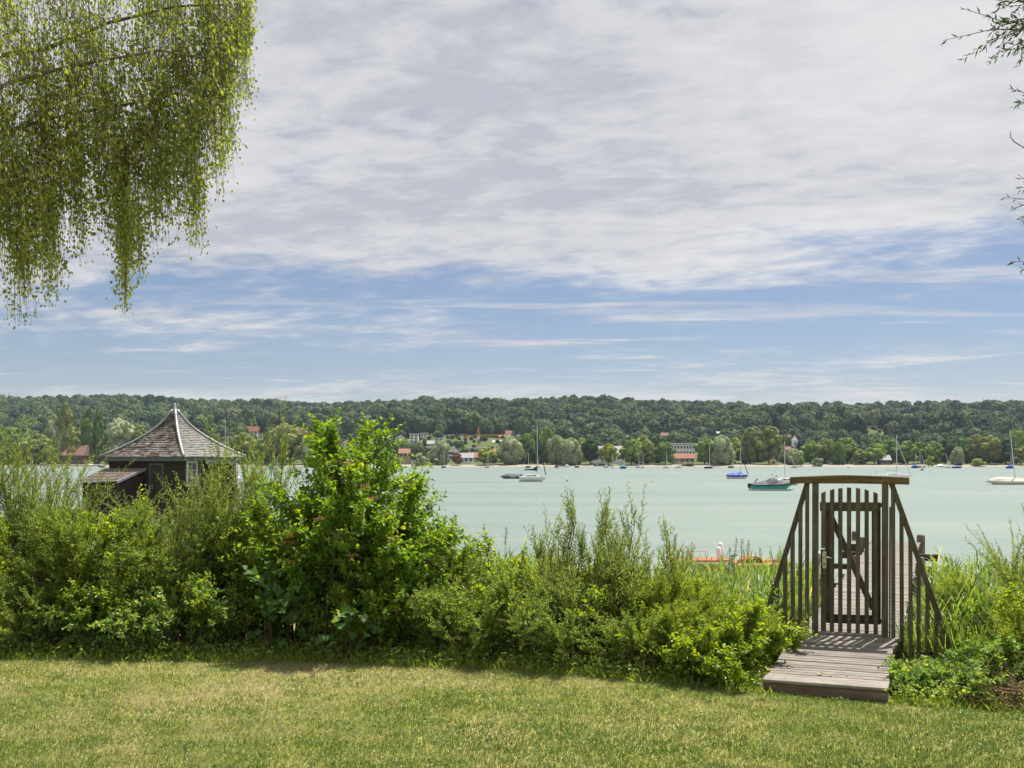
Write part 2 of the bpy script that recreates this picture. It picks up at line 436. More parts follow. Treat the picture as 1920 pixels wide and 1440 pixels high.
# lake: milky turquoise water with wind ripples
m, N, o = material('water')
t = N.n('ShaderNodeTexCoord')
r1 = N.noise(N.mapping(t.outputs['Object'], scale=(0.38, 1.5, 1), rot=(0, 0, 0.12)), 1.0, 6, 0.62, 0.2)
r2 = N.noise(N.mapping(t.outputs['Object'], scale=(3.0, 7.0, 1), rot=(0, 0, -0.2)), 1.0, 4, 0.6)
band = N.noise(N.mapping(t.outputs['Object'], scale=(0.012, 0.05, 1)), 1.0, 8, 0.72)
h = N.math('ADD', r1, N.math('MULTIPLY', r2, 0.30))
wc = N.mix(N.rng(band, 0.35, 0.68, 0, 1), (0.138, 0.186, 0.164), (0.188, 0.230, 0.198))
b = principled(N, wc, 0.36, 0.26, normal=bump(N, h, 0.7, 0.45))
b.inputs['IOR'].default_value = 1.33
N.l(b.outputs[0], o.inputs[0])
M['water'] = m
V = np.array([(-900, 13.5, 0), (900, 13.5, 0), (900, 1500, 0), (-900, 1500, 0)], float)
lake = link('lake', np_mesh('lake', V, np.array([[0, 1, 2, 3]]), 'water')); set_props(lake, 'pale turquoise lake with small wind ripples', kind='structure')

# far shore and wooded ridge
_rx = np.array([-400, 0, 150, 300, 480, 600, 780, 800, 900, 1100, 1200, 1340, 1400, 1550, 1700, 1920, 2400])
_ry = np.array([750, 746, 746, 749, 753, 758, 758, 750, 751, 751, 755, 759, 762, 759, 762, 758, 756])
SHORE = 583.0
def hill_z(x, y):
    x = np.asarray(x, float); y = np.asarray(y, float)
    px = CX + x / 1500.0 * FPX
    ridge = CAMZ + (YH - np.interp(px, _rx, _ry)) / FPX * 1500 - 17.0
    bumpy = 5.0 * np.sin(x * 0.013 + 0.8) * np.sin(y * 0.011) + 3.0 * np.sin(x * 0.031 + y * 0.017)
    tt = np.clip((y - 640) / 840, 0, 1)
    base = -0.6 + 1.9 * sstep(SHORE - 12, SHORE + 26, y)
    return base + (ridge - base) * tt ** 1.05 + bumpy * sstep(680, 900, y) * (1 - 0.45 * sstep(1350, 1480, y))
xs = np.linspace(-1100, 1100, 111)
ys = np.concatenate([np.linspace(566, 640, 26), np.linspace(650, 1800, 60)])
gx, gy = np.meshgrid(xs, ys, indexing='ij')
V = np.stack([gx, gy, hill_z(gx, gy)], -1).reshape(-1, 3)
ny = len(ys)
i, j = np.meshgrid(np.arange(len(xs) - 1), np.arange(ny - 1), indexing='ij')
q = (i * ny + j).ravel()
F = np.stack([q, q + ny, q + ny + 1, q + 1], -1)
m, N, o = material('far_shore')
t = N.n('ShaderNodeTexCoord'); sepg = N.n('ShaderNodeSeparateXYZ'); N.l(t.outputs['Object'], sepg.inputs[0])
n1 = N.noise(t.outputs['Object'], 0.09, 5, 0.65)
grass = N.mix(n1, (0.045, 0.07, 0.022), (0.11, 0.135, 0.045))
beach = N.mix(N.noise(t.outputs['Object'], 0.35, 4, 0.6), (0.24, 0.205, 0.155), (0.36, 0.32, 0.26))
fc = N.mix(N.rng(sepg.outputs[1], SHORE + 10, SHORE + 22, 0, 1), beach, grass)
b = principled(N, fc, 0.9, 0.1)
N.l(b.outputs[0], o.inputs[0])
M['far_shore'] = m
fs = link('far_shore_terrain', np_mesh('far_shore_terrain', V, F, 'far_shore', smooth=True))
set_props(fs, 'far shore with gravel strip rising to the wooded ridge', kind='structure')

# ------------------------------------------------------------------ far trees
def crown_lobes(rng, shape):
    """lobe centres and radii of a crown of height 1 (trunk foot at z = 0)"""
    L = []
    if shape == 'poplar':
        for k in range(22):
            z = 0.10 + 0.84 * k / 21; r = 0.115 * math.sin(math.pi * min(1, (k + 3) / 23)) ** 0.6 + 0.015
            a = rng.uniform(0, 6.28); L.append((0.04 * math.cos(a), 0.04 * math.sin(a), z, r * rng.uniform(0.8, 1.1)))
    elif shape == 'conifer':
        for k in range(20):
            z = 0.10 + 0.86 * k / 19; r = 0.17 * (1 - z) + 0.02; a = rng.uniform(0, 6.28)
            L.append((r * 0.5 * math.cos(a), r * 0.5 * math.sin(a), z, r * 0.8))
    elif shape == 'bush':
        for k in range(16):
            a = rng.uniform(0, 6.28); rr = 0.36 * math.sqrt(rng.uniform()); z = rng.uniform(0.25, 0.78) - rr * 0.35
            L.append((rr * math.cos(a), rr * math.sin(a), z, rng.uniform(0.17, 0.24)))
    else:
        wide = {'round': 0.36, 'broad': 0.46, 'tall': 0.25, 'willow': 0.42}[shape]
        z0 = {'round': 0.20, 'broad': 0.20, 'tall': 0.14, 'willow': 0.10}[shape]
        n = {'round': 26, 'broad': 30, 'tall': 28, 'willow': 34}[shape]
        for k in range(n):
            u = (k + 0.5) / n; z = z0 + (0.93 - z0) * u
            prof = math.sin(math.pi * (0.12 + 0.86 * u) ** 0.85) ** 0.65
            a = k * 2.4 + rng.uniform(-0.5, 0.5); rr = wide * prof * rng.uniform(0.35, 0.82)
            L.append((rr * math.cos(a), rr * math.sin(a), z, wide * rng.uniform(0.26, 0.42) * (0.75 if u > 0.85 else 1)))
    return L

_ico = {}
def ico(sub):
    if sub not in _ico:
        bm = bmesh.new(); bmesh.ops.create_icosphere(bm, subdivisions=sub, radius=1.0)
        bm.verts.ensure_lookup_table()
        _ico[sub] = (np.array([v.co[:] for v in bm.verts]), np.array([[v.index for v in f.verts] for f in bm.faces])); bm.free()
    return _ico[sub]

def tree_crown_mesh(name, seed, shape, mat, cards=70, csize=0.035):
    rng = np.random.default_rng(seed)
    Vs, Fs, R, nb = [], [], [], 0
    iv, jf = ico(2)
    quads = []
    for (x, y, z, r) in crown_lobes(rng, shape):
        c = np.array([x, y, z])
        d = 1 + 0.22 * (rng.random(len(iv)) - 0.5) + 0.16 * np.sin(iv @ rng.normal(size=3) * 4)
        sq = np.array([1, 1, 1.25 if shape in ('willow', 'poplar', 'tall') else 0.85])
        Vs.append(c + iv * d[:, None] * r * sq * 0.92); Fs.append(jf + nb); nb += len(iv)
        R.append(np.full(len(iv), rng.uniform(0.05, 0.95)) + rng.uniform(-0.15, 0.15, len(iv)))
        dirs = rng.normal(size=(cards, 3)); dirs /= np.linalg.norm(dirs, axis=1)[:, None]
        pc = c + dirs * r * sq * rng.uniform(0.88, 1.14, (cards, 1))
        ax = rng.normal(size=(cards, 3)); ax -= (ax * dirs).sum(1)[:, None] * dirs * 0.6
        if shape == 'willow': ax[:, 2] -= 1.2
        ax /= np.linalg.norm(ax, axis=1)[:, None]
        sd = np.cross(ax, dirs); sd /= np.linalg.norm(sd, axis=1)[:, None] + 1e-6
        s = csize * rng.uniform(0.6, 1.3, (cards, 1)); lw = 0.55 if shape == 'willow' else 0.8
        q = np.stack([pc - ax * s, pc + sd * s * lw, pc + ax * s, pc - sd * s * lw], 1).reshape(-1, 3)
        quads.append((q, np.repeat(rng.uniform(0, 1, cards), 4)))
    for q, rr in quads:
        k = len(q) // 4
        Fs.append(np.arange(k * 4).reshape(k, 4) + nb); Vs.append(q); R.append(rr); nb += len(q)
    tri = [f for f in Fs if f.shape[1] == 3]; qd = [f for f in Fs if f.shape[1] == 4]
    return np_mesh(name, np.concatenate(Vs), [np.concatenate(tri), np.concatenate(qd)], mat, np.concatenate(R))

def trunk_mesh(name, seed, shape):
    rng = random.Random(seed); mb = MB()
    top = 0.75 if shape in ('poplar', 'conifer', 'tall') else 0.5
    r0 = 0.022
    mb.tube([(0, 0, -0.04), (0.004, 0, 0.12), (rng.uniform(-.02, .02), 0, top * 0.6), (0, rng.uniform(-.02, .02), top)], [r0 * 1.3, r0, r0 * 0.7, r0 * 0.35], 7)
    for k in range(5):
        a = k * 1.3 + rng.random(); z = top * (0.4 + 0.1 * k)
        mb.tube([(0, 0, z), (0.11 * math.cos(a), 0.11 * math.sin(a), z + 0.10), (0.22 * math.cos(a), 0.22 * math.sin(a), z + 0.16)], [r0 * 0.5, r0 * 0.35, r0 * 0.15], 5)
    return mb.mesh(name, 'bark', True)

def far_leaf_mat(name, lo, hi, use_random=False, stops=None):
    m, N, o = material(name)
    a = N.n('ShaderNodeAttribute'); a.attribute_name = 'rnd'
    oi = N.n('ShaderNodeObjectInfo')
    if use_random:
        base = N.ramp(oi.outputs['Random'], stops)
    else:
        base = oi.outputs['Color']
    t = N.n('ShaderNodeTexCoord')
    f = N.math('ADD', N.math('MULTIPLY', a.outputs['Fac'], 0.7), N.math('MULTIPLY', N.noise(t.outputs['Object'], 9.0, 3, 0.7), 0.5))
    g = N.rng(f, 0.1, 1.0, lo, hi, False)
    cb = N.n('ShaderNodeCombineColor')
    for k in range(3): N.l(g, cb.inputs[k])
    col = N.mix(1.0, base, cb.outputs[0], 'MULTIPLY')
    b = principled(N, col, 0.75, 0.15)
    tr = N.n('ShaderNodeBsdfTranslucent'); N.l(N.mix(1.0, col, (1.3, 1.4, 0.6), 'MULTIPLY'), tr.inputs['Color'])
    mx = N.n('ShaderNodeMixShader'); mx.inputs[0].default_value = 0.30
    N.l(b.outputs[0], mx.inputs[1]); N.l(tr.outputs[0], mx.inputs[2]); N.l(mx.outputs[0], o.inputs[0])
    return m
M['shore_leaf'] = far_leaf_mat('shore_leaf', 0.45, 1.6)
M['forest_leaf'] = far_leaf_mat('forest_leaf', 0.5, 1.5, True, [(0.0, (0.017, 0.042, 0.020)), (0.30, (0.034, 0.068, 0.026)), (0.65, (0.062, 0.104, 0.034)), (0.90, (0.098, 0.135, 0.042)), (1.0, (0.145, 0.16, 0.07))])

CROWNS = {}
for kind, n, in (('round', 3), ('broad', 2), ('tall', 2), ('willow', 2), ('poplar', 2), ('conifer', 1), ('bush', 2)):
    CROWNS[kind] = [(tree_crown_mesh('crown_' + kind, 100 + 10 * k + len(kind), kind, 'shore_leaf'), trunk_mesh('trunk_' + kind, k, kind)) for k in range(n)]

GREENS = {'mid': (0.1173, 0.1863, 0.0414), 'dark': (0.0414, 0.08, 0.0331), 'yellow': (0.2484, 0.2829, 0.0497), 'silver': (0.2622, 0.2967, 0.1725), 'olive': (0.1863, 0.2139, 0.0621), 'bright': (0.1656, 0.2415, 0.0497), 'red': (0.1794, 0.0966, 0.0621)}
WIDE = {'round': 0.74, 'broad': 0.95, 'tall': 0.52, 'willow': 0.86, 'poplar': 0.34, 'conifer': 0.34, 'bush': 1.1}
def shore_tree(px, top, wpx, kind, col, Y, label, base_py=None):
    x = X_at(px, Y); zg = float(hill_z(x, Y)) if base_py is None else Z_at(base_py, Y)
    H = max(2.0, Z_at(top, Y) - zg)
    Wd = wpx / FPX * Y
    rr = random.Random(int(px * 7 + top))
    e = empty({'bush': 'shore_bush', 'poplar': 'poplar_tree', 'willow': 'willow_tree', 'conifer': 'conifer_tree'}.get(kind, 'shore_tree'), (x, Y, zg), label, 'bush' if kind == 'bush' else 'tree', 'trees along the far shore', rr.uniform(0, 6.28))
    cm, tm = CROWNS[kind][rr.randrange(len(CROWNS[kind]))]
    s = Wd / (WIDE[kind] * H)
    c = link('crown', cm, e, scale=(H * s, H * s, H))
    g = GREENS[col]; k = rr.uniform(0.88, 1.12)
    c.color = (g[0] * k, g[1] * k, g[2] * k, 1)
    link('trunk', tm, e, scale=(H * min(s, 1.2), H * min(s, 1.2), H))
    return e

SHORE_TREES = [
 (18, 800, 84, 'broad', 'mid', 612, 'broad green tree at the left picture edge beyond the lake'),
 (72, 812, 64, 'round', 'olive', 606, 'olive green tree just left of the brown-roofed lake house'),
 (98, 794, 44, 'willow', 'silver', 618, 'pale willow tree close left of the lone thick poplar'),
 (122, 751, 36, 'poplar', 'olive', 622, 'thickest and leftmost of the three tall poplars on the left'),
 (164, 761, 29, 'poplar', 'mid', 626, 'middle poplar of the three on the left shore'),
 (185, 764, 24, 'poplar', 'mid', 630, 'slimmest poplar, right one of the three on the left shore'),
 (150, 808, 50, 'round', 'olive', 634, 'round tree in front of the gap between the poplars'),
 (224, 786, 74, 'broad', 'silver', 640, 'large pale tree between poplars and boathouse roof'),
 (266, 797, 56, 'round', 'olive', 640, 'round pale green tree behind left slope of the boathouse roof'),
 (214, 830, 26, 'bush', 'silver', 600, 'small silvery round tree low beside the boathouse eaves'),
 (298, 806, 40, 'round', 'mid', 640, 'green tree peeking over the left boathouse roof slope'),
 (455, 812, 56, 'broad', 'olive', 620, 'olive tree right of the boathouse roof behind willow shoots'),
 (497, 828, 42, 'round', 'mid', 612, 'small round tree between boathouse and the big shore willow'),
 (535, 795, 84, 'broad', 'olive', 606, 'big domed tree on the shore left of the viburnum top'),
 (580, 828, 44, 'willow', 'silver', 604, 'pale willow by the masts left of the viburnum bush'),
 (660, 838, 50, 'round', 'mid', 620, 'shore tree hidden behind the viburnum top'),
 (790, 846, 34, 'bush', 'silver', 592, 'silvery dome shaped bush just right of the viburnum top'),
 (824, 828, 44, 'willow', 'silver', 600, 'grey-green willow behind the blue sailing boat left of centre'),
 (858, 849, 24, 'round', 'red', 596, 'small reddish tree in front of the white gabled house'),
 (868, 838, 26, 'round', 'mid', 690, 'green tree between white gabled house and flat white building'),
 (915, 838, 42, 'round', 'yellow', 598, 'yellow-green round tree right of the orange roofs'),
 (956, 820, 56, 'willow', 'silver', 604, 'tall silvery willow left of the moored white yacht'),
 (986, 812, 40, 'round', 'mid', 614, 'mid green tree directly left of the white yacht mast'),
 (1002, 806, 30, 'tall', 'olive', 624, 'tall olive tree right behind the white yacht mast'),
 (1026, 802, 34, 'tall', 'bright', 618, 'tall bright green tree right of the white yacht mast'),
 (1044, 818, 40, 'willow', 'silver', 606, 'grey willow left half of the silvery pair near the yacht'),
 (1070, 823, 48, 'willow', 'silver', 598, 'silvery drooping willow reaching down to the gravel beach'),
 (1088, 820, 34, 'round', 'yellow', 630, 'yellow-green crown behind the silvery willow'),
 (1107, 823, 40, 'round', 'dark', 602, 'very dark green tree between willow and grey villa'),
 (1141, 831, 36, 'round', 'yellow', 596, 'yellow-green round tree in front of the grey villa'),
 (1184, 824, 44, 'broad', 'bright', 598, 'bright green tree right of the grey villa'),
 (1204, 816, 40, 'round', 'yellow', 636, 'yellow topped tree standing behind its neighbours left of the hotel'),
 (1215, 826, 42, 'round', 'olive', 604, 'olive round tree second left of the white hotel'),
 (1248, 829, 44, 'broad', 'mid', 602, 'broad green tree covering left end of the white hotel'),
 (1276, 849, 20, 'tall', 'mid', 650, 'small tree standing before the white hotel windows'),
 (1290, 866, 34, 'bush', 'olive', 592, 'low olive bush below the red-roofed house by the hotel'),
 (1321, 820, 42, 'round', 'bright', 604, 'deep green tree right of the white hotel'),
 (1352, 818, 52, 'willow', 'silver', 600, 'large silvery willow above the dark hulled sailboat'),
 (1378, 820, 40, 'round', 'yellow', 622, 'yellow-green tree behind the mast of the blue covered boat'),
 (1406, 802, 40, 'tall', 'olive', 612, 'tall airy tree left one of the high pair right of centre'),
 (1444, 799, 56, 'tall', 'olive', 608, 'tallest wide tree of the high pair left of the church tower'),
 (1490, 843, 34, 'willow', 'silver', 600, 'pale leaning willow below the white church tower'),
 (1502, 856, 16, 'round', 'bright', 588, 'tiny ball-shaped tree standing on the gravel beach'),
 (1520, 826, 42, 'round', 'bright', 612, 'green tree right of the white church tower'),
 (1533, 856, 28, 'bush', 'silver', 588, 'silvery globe bush on the beach above the gate beam'),
 (1548, 822, 48, 'broad', 'olive', 616, 'olive dome tree above the left part of the gate beam'),
 (1572, 830, 34, 'willow', 'mid', 604, 'grey-green slender tree above the middle of the gate beam'),
 (1588, 820, 54, 'broad', 'bright', 630, 'wide bright dome tree above the middle of the gate'),
 (1612, 843, 32, 'round', 'olive', 602, 'brownish olive tree left of the orange roof above the gate'),
 (1640, 831, 52, 'broad', 'bright', 606, 'broad green tree left of the mast above the gate beam'),
 (1672, 824, 54, 'broad', 'mid', 612, 'dense green tree right behind the mast above the gate'),
 (1702, 826, 44, 'round', 'bright', 606, 'green tree above the right end of the gate beam'),
 (1726, 828, 42, 'broad', 'mid', 614, 'tree behind the cluster of marina masts'),
 (1752, 828, 34, 'tall', 'bright', 606, 'upright green tree right of the marina masts'),
 (1742, 852, 20, 'bush', 'yellow', 590, 'yellow-green bush at the foot of the marina masts'),
 (1772, 824, 38, 'round', 'dark', 616, 'dark green tree between marina and the silvery tree'),
 (1795, 839, 28, 'willow', 'silver', 598, 'small silvery tree near the blue-hulled shore boat'),
 (1812, 821, 50, 'broad', 'mid', 618, 'broad tree right behind the small silvery tree'),
 (1832, 815, 42, 'tall', 'olive', 612, 'tall olive tree left of the beige covered boat mast'),
 (1856, 817, 54, 'broad', 'olive', 606, 'large rounded olive tree above the beige covered boat'),
 (1836, 856, 34, 'bush', 'yellow', 590, 'yellowish bush on the beach above the beige boat bow'),
 (1886, 822, 50, 'broad', 'dark', 606, 'dark dome tree crossed by the leaning mast on the right'),
 (1906, 806, 48, 'broad', 'bright', 640, 'high green tree behind the mast at the right edge'),
 (1914, 838, 40, 'round', 'olive', 598, 'olive tree at the right picture edge on the beach'),
]
for a in SHORE_TREES: shore_tree(*a)

# houses among the trees, seen small across the water
HOUSE_SPOTS = []
def mat_col(tag, col, rough=0.8):
    k = 'flat_' + tag
    if k not in M: M[k] = plain_mat(k, col, rough, 0.15, var=0.1, scale=0.6)
    return k
WALLS = {'white': (0.80, 0.79, 0.77), 'cream': (0.58, 0.50, 0.38), 'grey': (0.36, 0.35, 0.33), 'pink': (0.60, 0.46, 0.42), 'brown': (0.14, 0.09, 0.06), 'yellow': (0.55, 0.44, 0.20)}
ROOFS = {'orange': (0.31, 0.165, 0.115), 'red': (0.25, 0.115, 0.085), 'grey': (0.33, 0.33, 0.34), 'dark': (0.075, 0.07, 0.072), 'brown': (0.20, 0.12, 0.085), 'pale': (0.50, 0.50, 0.50)}
def house(name, px0, px1, top, base, Y, roof, wall, rcol, rows, cols, label, depth=None, extra=None):
    w = (px1 - px0) / FPX * Y; H = (base - top) / FPX * Y
    x = X_at((px0 + px1) / 2, Y); zb = Z_at(base, Y); d = depth or max(6, w * 0.75)
    HOUSE_SPOTS.append((x, Y, w, base))
    e = empty(name, (x, Y, zb), label, 'house' if name != 'church' else 'church', 'houses on the far shore')
    wm = mat_col('wall_' + wall, WALLS[wall]); rm = mat_col('roof_' + rcol, ROOFS[rcol])
    low = min(-4.0, float(hill_z(x, Y + d)) - zb - 1, float(hill_z(x, Y)) - zb - 1)
    if roof == 'flat':
        wh = H * 0.90
        MB().box(-w/2, w/2, 0, d, low, wh).build('wall', wm, e)
        MB().box(-w/2 - .4, w/2 + .4, -.6, d + .4, wh + 0.02, H).build('roof', rm, e, bevel=0.08)
    elif roof == 'ridge':                                   # ridge runs across the view, slope faces the lake
        wh = H * 0.48
        MB().box(-w/2, w/2, 0, d, low, wh).build('wall', wm, e)
        rb = MB().prism([(-0.8, wh - 0.25), (d + 0.8, wh - 0.25), (d + 0.8, wh), (d/2, H), (-0.8, wh)], -w/2 - .5, w/2 + .5, 'x').build('roof', rm, e)
        MB().box(-w*0.22, -w*0.22 + .7, d*0.55, d*0.55 + .7, H*0.7, H + 0.7).build('chimney', mat_col('wall_grey', WALLS['grey']), rb)
    else:                                                   # gable end faces the lake
        wh = H * 0.62
        MB().prism([(-w/2, low), (w/2, low), (w/2, wh), (0, H - 0.35), (-w/2, wh)], 0, d).build('wall', wm, e)
        rb = MB().prism([(-w/2 - .7, wh - 0.35), (0, H - 0.2), (w/2 + .7, wh - 0.35), (w/2 + .7, wh - 0.05), (0, H + 0.1), (-w/2 - .7, wh - 0.05)], -.6, d + .5).build('roof', rm, e)
        MB().box(w*0.18, w*0.18 + .6, d*0.5, d*0.5 + .6, wh, H + 0.6).build('chimney', mat_col('wall_grey', WALLS['grey']), rb)
    if rows and cols:
        sw = w / cols * 0.55; sh = min(1.5, wh / rows * 0.55)
        wmsh = MB().box(-sw/2, sw/2, -0.06, 0.05, -sh/2, sh/2).mesh('window', 'dark_glass')
        fr = MB().box(-sw/2 - .12, sw/2 + .12, -0.12, 0.05, -sh/2 - .16, -sh/2 - .02).mesh('window_sill', 'white_paint')
        for r in range(rows):
            for c in range(cols):
                wo = link('window', wmsh, e, loc=(-w/2 + w * (c + 0.5) / cols, 0, wh * (r + 0.55) / rows))
                link('window_sill', fr, wo)
    return e

house('hotel', 1258, 1303, 831, 864, 690, 'flat', 'white', 'pale', 3, 8, 'long white flat-roofed hotel building right of centre across the lake', 14)
house('house', 1117, 1172, 836, 867, 640, 'ridge', 'white', 'grey', 1, 7, 'grey-roofed lakeside villa right of the dark green tree')
house('boathouse', 1117, 1139, 864, 875, 589, 'gable', 'grey', 'grey', 1, 1, 'small grey stone boathouse at the water below the villa', 8)
house('house', 836, 858, 837, 862, 680, 'gable', 'white', 'pale', 2, 1, 'white gabled house near the shore left of the crane')
house('house', 861, 887, 849, 867, 640, 'ridge', 'white', 'grey', 1, 3, 'low grey-roofed house in front of the orange roof')
house('house', 878, 902, 848, 866, 660, 'ridge', 'cream', 'orange', 1, 2, 'orange tiled house below the flat white building')
house('apartment_block', 871, 911, 839, 852, 760, 'flat', 'white', 'pale', 1, 5, 'flat white building at the foot of the orange crane', 16)
house('house', 925, 939, 841, 854, 700, 'ridge', 'white', 'orange', 1, 2, 'small orange-roofed house left of the tall silvery willow')
house('house', 843, 857, 815, 827, 900, 'flat', 'white', 'pale', 2, 2, 'white cubic house on the slope, left one of a pair')
house('house', 858, 870, 815, 826, 905, 'gable', 'white', 'dark', 2, 2, 'white gabled house on the slope, right one of a pair')
house('house', 788, 801, 811, 824, 900, 'flat', 'white', 'grey', 2, 2, 'white hillside house above the silvery dome bush')
house('house', 768, 784, 813, 830, 860, 'flat', 'white', 'pale', 3, 2, 'terraced white block on the slope above the viburnum top right')
house('house', 714, 730, 818, 830, 880, 'ridge', 'white', 'grey', 1, 2, 'pale hillside house just above the viburnum crown')
house('house', 748, 772, 841, 858, 640, 'ridge', 'pink', 'orange', 1, 3, 'orange-roofed shore house touching the viburnum right edge')
house('house', 618, 634, 819, 832, 860, 'gable', 'white', 'pale', 2, 2, 'white gabled house glimpsed between the viburnum top shoots')
house('house', 562, 584, 819, 836, 800, 'flat', 'white', 'pale', 2, 3, 'white block on the slope right of the big domed tree')
house('house', 571, 584, 809, 818, 940, 'ridge', 'cream', 'red', 1, 2, 'red-roofed house high above the masts left of the viburnum')
house('house', 462, 482, 799, 818, 900, 'ridge', 'white', 'red', 2, 3, 'large red-roofed chalet on the slope right of the boathouse')
house('house', 948, 964, 807, 822, 900, 'ridge', 'pink', 'brown', 1, 2, 'brown-roofed hillside house left of the yacht mast top')
house('house', 966, 978, 812, 826, 880, 'gable', 'white', 'dark', 2, 2, 'white gabled hillside house nearest the yacht mast')
house('house', 936, 952, 815, 823, 890, 'ridge', 'cream', 'orange', 1, 3, 'orange roof at the tip of the crane jib')
house('house', 924, 940, 825, 836, 820, 'ridge', 'white', 'pale', 1, 3, 'pale house below the orange crane jib')
house('house', 1038, 1048, 811, 819, 900, 'ridge', 'white', 'red', 1, 2, 'small white house above the silvery willow pair')
house('house', 1240, 1254, 811, 822, 900, 'ridge', 'white', 'brown', 2, 2, 'white house with brown roof on the slope left of the hotel')
house('pavilion', 1302, 1319, 821, 830, 800, 'flat', 'white', 'pale', 1, 4, 'low white pavilion on the slope above the hotel right end')
house('house', 1266, 1302, 850, 868, 640, 'ridge', 'pink', 'red', 1, 4, 'red-roofed house in front of the white hotel')
house('church', 1474, 1489, 837, 850, 700, 'ridge', 'cream', 'brown', 1, 1, 'brown church nave left of the white tower')
house('house', 1627, 1650, 799, 807, 1020, 'flat', 'cream', 'pale', 1, 4, 'cream flat-roofed villa high on the wooded slope')
house('house', 1643, 1660, 806, 821, 980, 'gable', 'white', 'dark', 2, 2, 'white chalet with dark roof on the slope above the gate')
house('house', 1622, 1637, 812, 822, 980, 'ridge', 'white', 'brown', 1, 2, 'half hidden house left of the white chalet on the slope')
house('house', 1651, 1670, 853, 871, 600, 'ridge', 'brown', 'grey', 1, 2, 'grey-roofed shore cabin above the gate beam right part')
house('house', 1586, 1600, 851, 862, 640, 'gable', 'cream', 'orange', 1, 1, 'small orange-roofed house above the gate middle')
house('shed', 1444, 1456, 858, 872, 598, 'gable', 'yellow', 'brown', 1, 1, 'tiny yellow shed under the tallest wide tree')
house('house', 1442, 1462, 806, 815, 1000, 'ridge', 'cream', 'brown', 1, 2, 'pale house behind the top of the tallest wide tree')
house('lake_house', 106, 156, 834, 872, 614, 'ridge', 'brown', 'brown', 1, 4, 'brown-roofed lake house on the quay below the poplars')

for (a0, a1, t0, b0, Y0, rf, rc, lb) in ((742, 757, 816, 828, 870, 'gable', 'grey', 'white gabled house on the slope above the viburnum right shoulder'), (801, 813, 826, 838, 800, 'ridge', 'grey', 'small grey-roofed house behind the silvery dome bush'), (815, 830, 821, 833, 850, 'flat', 'pale', 'flat white house on the slope above the grey-green willow'),
        (884, 897, 818, 827, 900, 'gable', 'brown', 'white house with brown roof right beside the crane tower'), (906, 919, 824, 834, 850, 'ridge', 'pale', 'pale house under the middle of the crane jib'), (1097, 1110, 815, 824, 900, 'gable', 'dark', 'white gabled house above the very dark tree'), (1170, 1183, 815, 823, 920, 'ridge', 'orange', 'small orange-roofed house on the slope above the grey villa'),
        (592, 606, 823, 836, 820, 'ridge', 'grey', 'grey-roofed house right of the white block on the slope'), (640, 655, 825, 838, 800, 'gable', 'orange', 'white gable with orange roof behind the viburnum top'), (678, 692, 821, 833, 850, 'flat', 'pale', 'flat white house behind the viburnum crown'), (486, 499, 812, 824, 880, 'gable', 'brown', 'white gabled house right of the large chalet'), (1340, 1352, 809, 816, 960, 'ridge', 'pale', 'lonely pale house on the slope above the large silvery willow')):
    house('house', a0, a1, t0, b0, Y0, rf, 'white', rc, 2 if rf != 'ridge' else 1, 2, lb)

# church tower
x = X_at(1490, 705); e = empty('church_tower', (x, 705, float(hill_z(x, 705))), 'slim white church tower with pointed cap above the beach', 'church tower')
zt = Z_at(826, 705) - e.location.z
MB().box(-1.6, 1.6, -1.6, 1.6, -1, zt).build('tower', mat_col('wall_white', WALLS['white']), e)
MB().add([(-1.9, -1.9, zt), (1.9, -1.9, zt), (1.9, 1.9, zt), (-1.9, 1.9, zt), (0, 0, zt + 3.2)], [(0, 1, 2, 3), (0, 1, 4), (1, 2, 4), (2, 3, 4), (3, 0, 4)]).build('roof', mat_col('roof_pale', ROOFS['pale']), e)
MB().box(-0.5, 0.5, -1.68, -1.5, zt - 3.2, zt - 1.4).build('window', 'dark_glass', e)
HOUSE_SPOTS.append((x, 705, 5, 850))

# construction crane
Yc = 800; x = X_at(897, Yc); zb = float(hill_z(x, Yc))
e = empty('construction_crane', (x, Yc, zb), 'orange construction crane rising above the orange roofs', 'crane')
zt = Z_at(799, Yc) - zb; zj = Z_at(817.5, Yc) - zb
mb = MB()
for sx in (-.75, .75):
    for sy in (-.75, .75): mb.tube([(sx, sy, -1), (sx, sy, zj + 2)], 0.16, 4)
for k in range(int(zj / 1.6)):
    z = k * 1.6
    mb.tube([(-.75, -.75, z), (.75, -.75, z + 1.6)], 0.09, 4); mb.tube([(.75, -.75, z), (-.75, -.75, z + 1.6)], 0.09, 4)
mb.build('tower', 'crane_paint', e)
MB().tube([(-.6, 0, zj + 2), (0, 0, zt)], [0.45, 0.2], 4).tube([(.6, 0, zj + 2), (0, 0, zt)], [0.45, 0.2], 4).build('tower_head', 'crane_paint', e)
mb = MB()
x1 = X_at(960, Yc) - x
for (yy, zz_) in ((-.4, 0), (.4, 0), (0, .8)): mb.tube([(-1, yy, zj + zz_), (x1, yy, zj + zz_)], 0.09, 4)
for k in range(14): mb.tube([(x1 * k / 14, 0, zj + .8), (x1 * (k + .5) / 14, -.4, zj), (x1 * (k + 1) / 14, 0, zj + .8)], 0.05, 3)
mb.build('jib', 'crane_paint', e)
xm = X_at(872, Yc) - x
MB().box(xm, 0, -.4, .4, zj, zj + .5).box(xm, xm + 2.2, -.6, .6, zj - 1.6, zj).build('counter_jib', 'crane_paint', e)
MB().box(-1, 1, -1.9, -.8, zj - 2.4, zj - .3).build('cab', 'white_paint', e)
HOUSE_SPOTS.append((x, Yc, 6, 838))

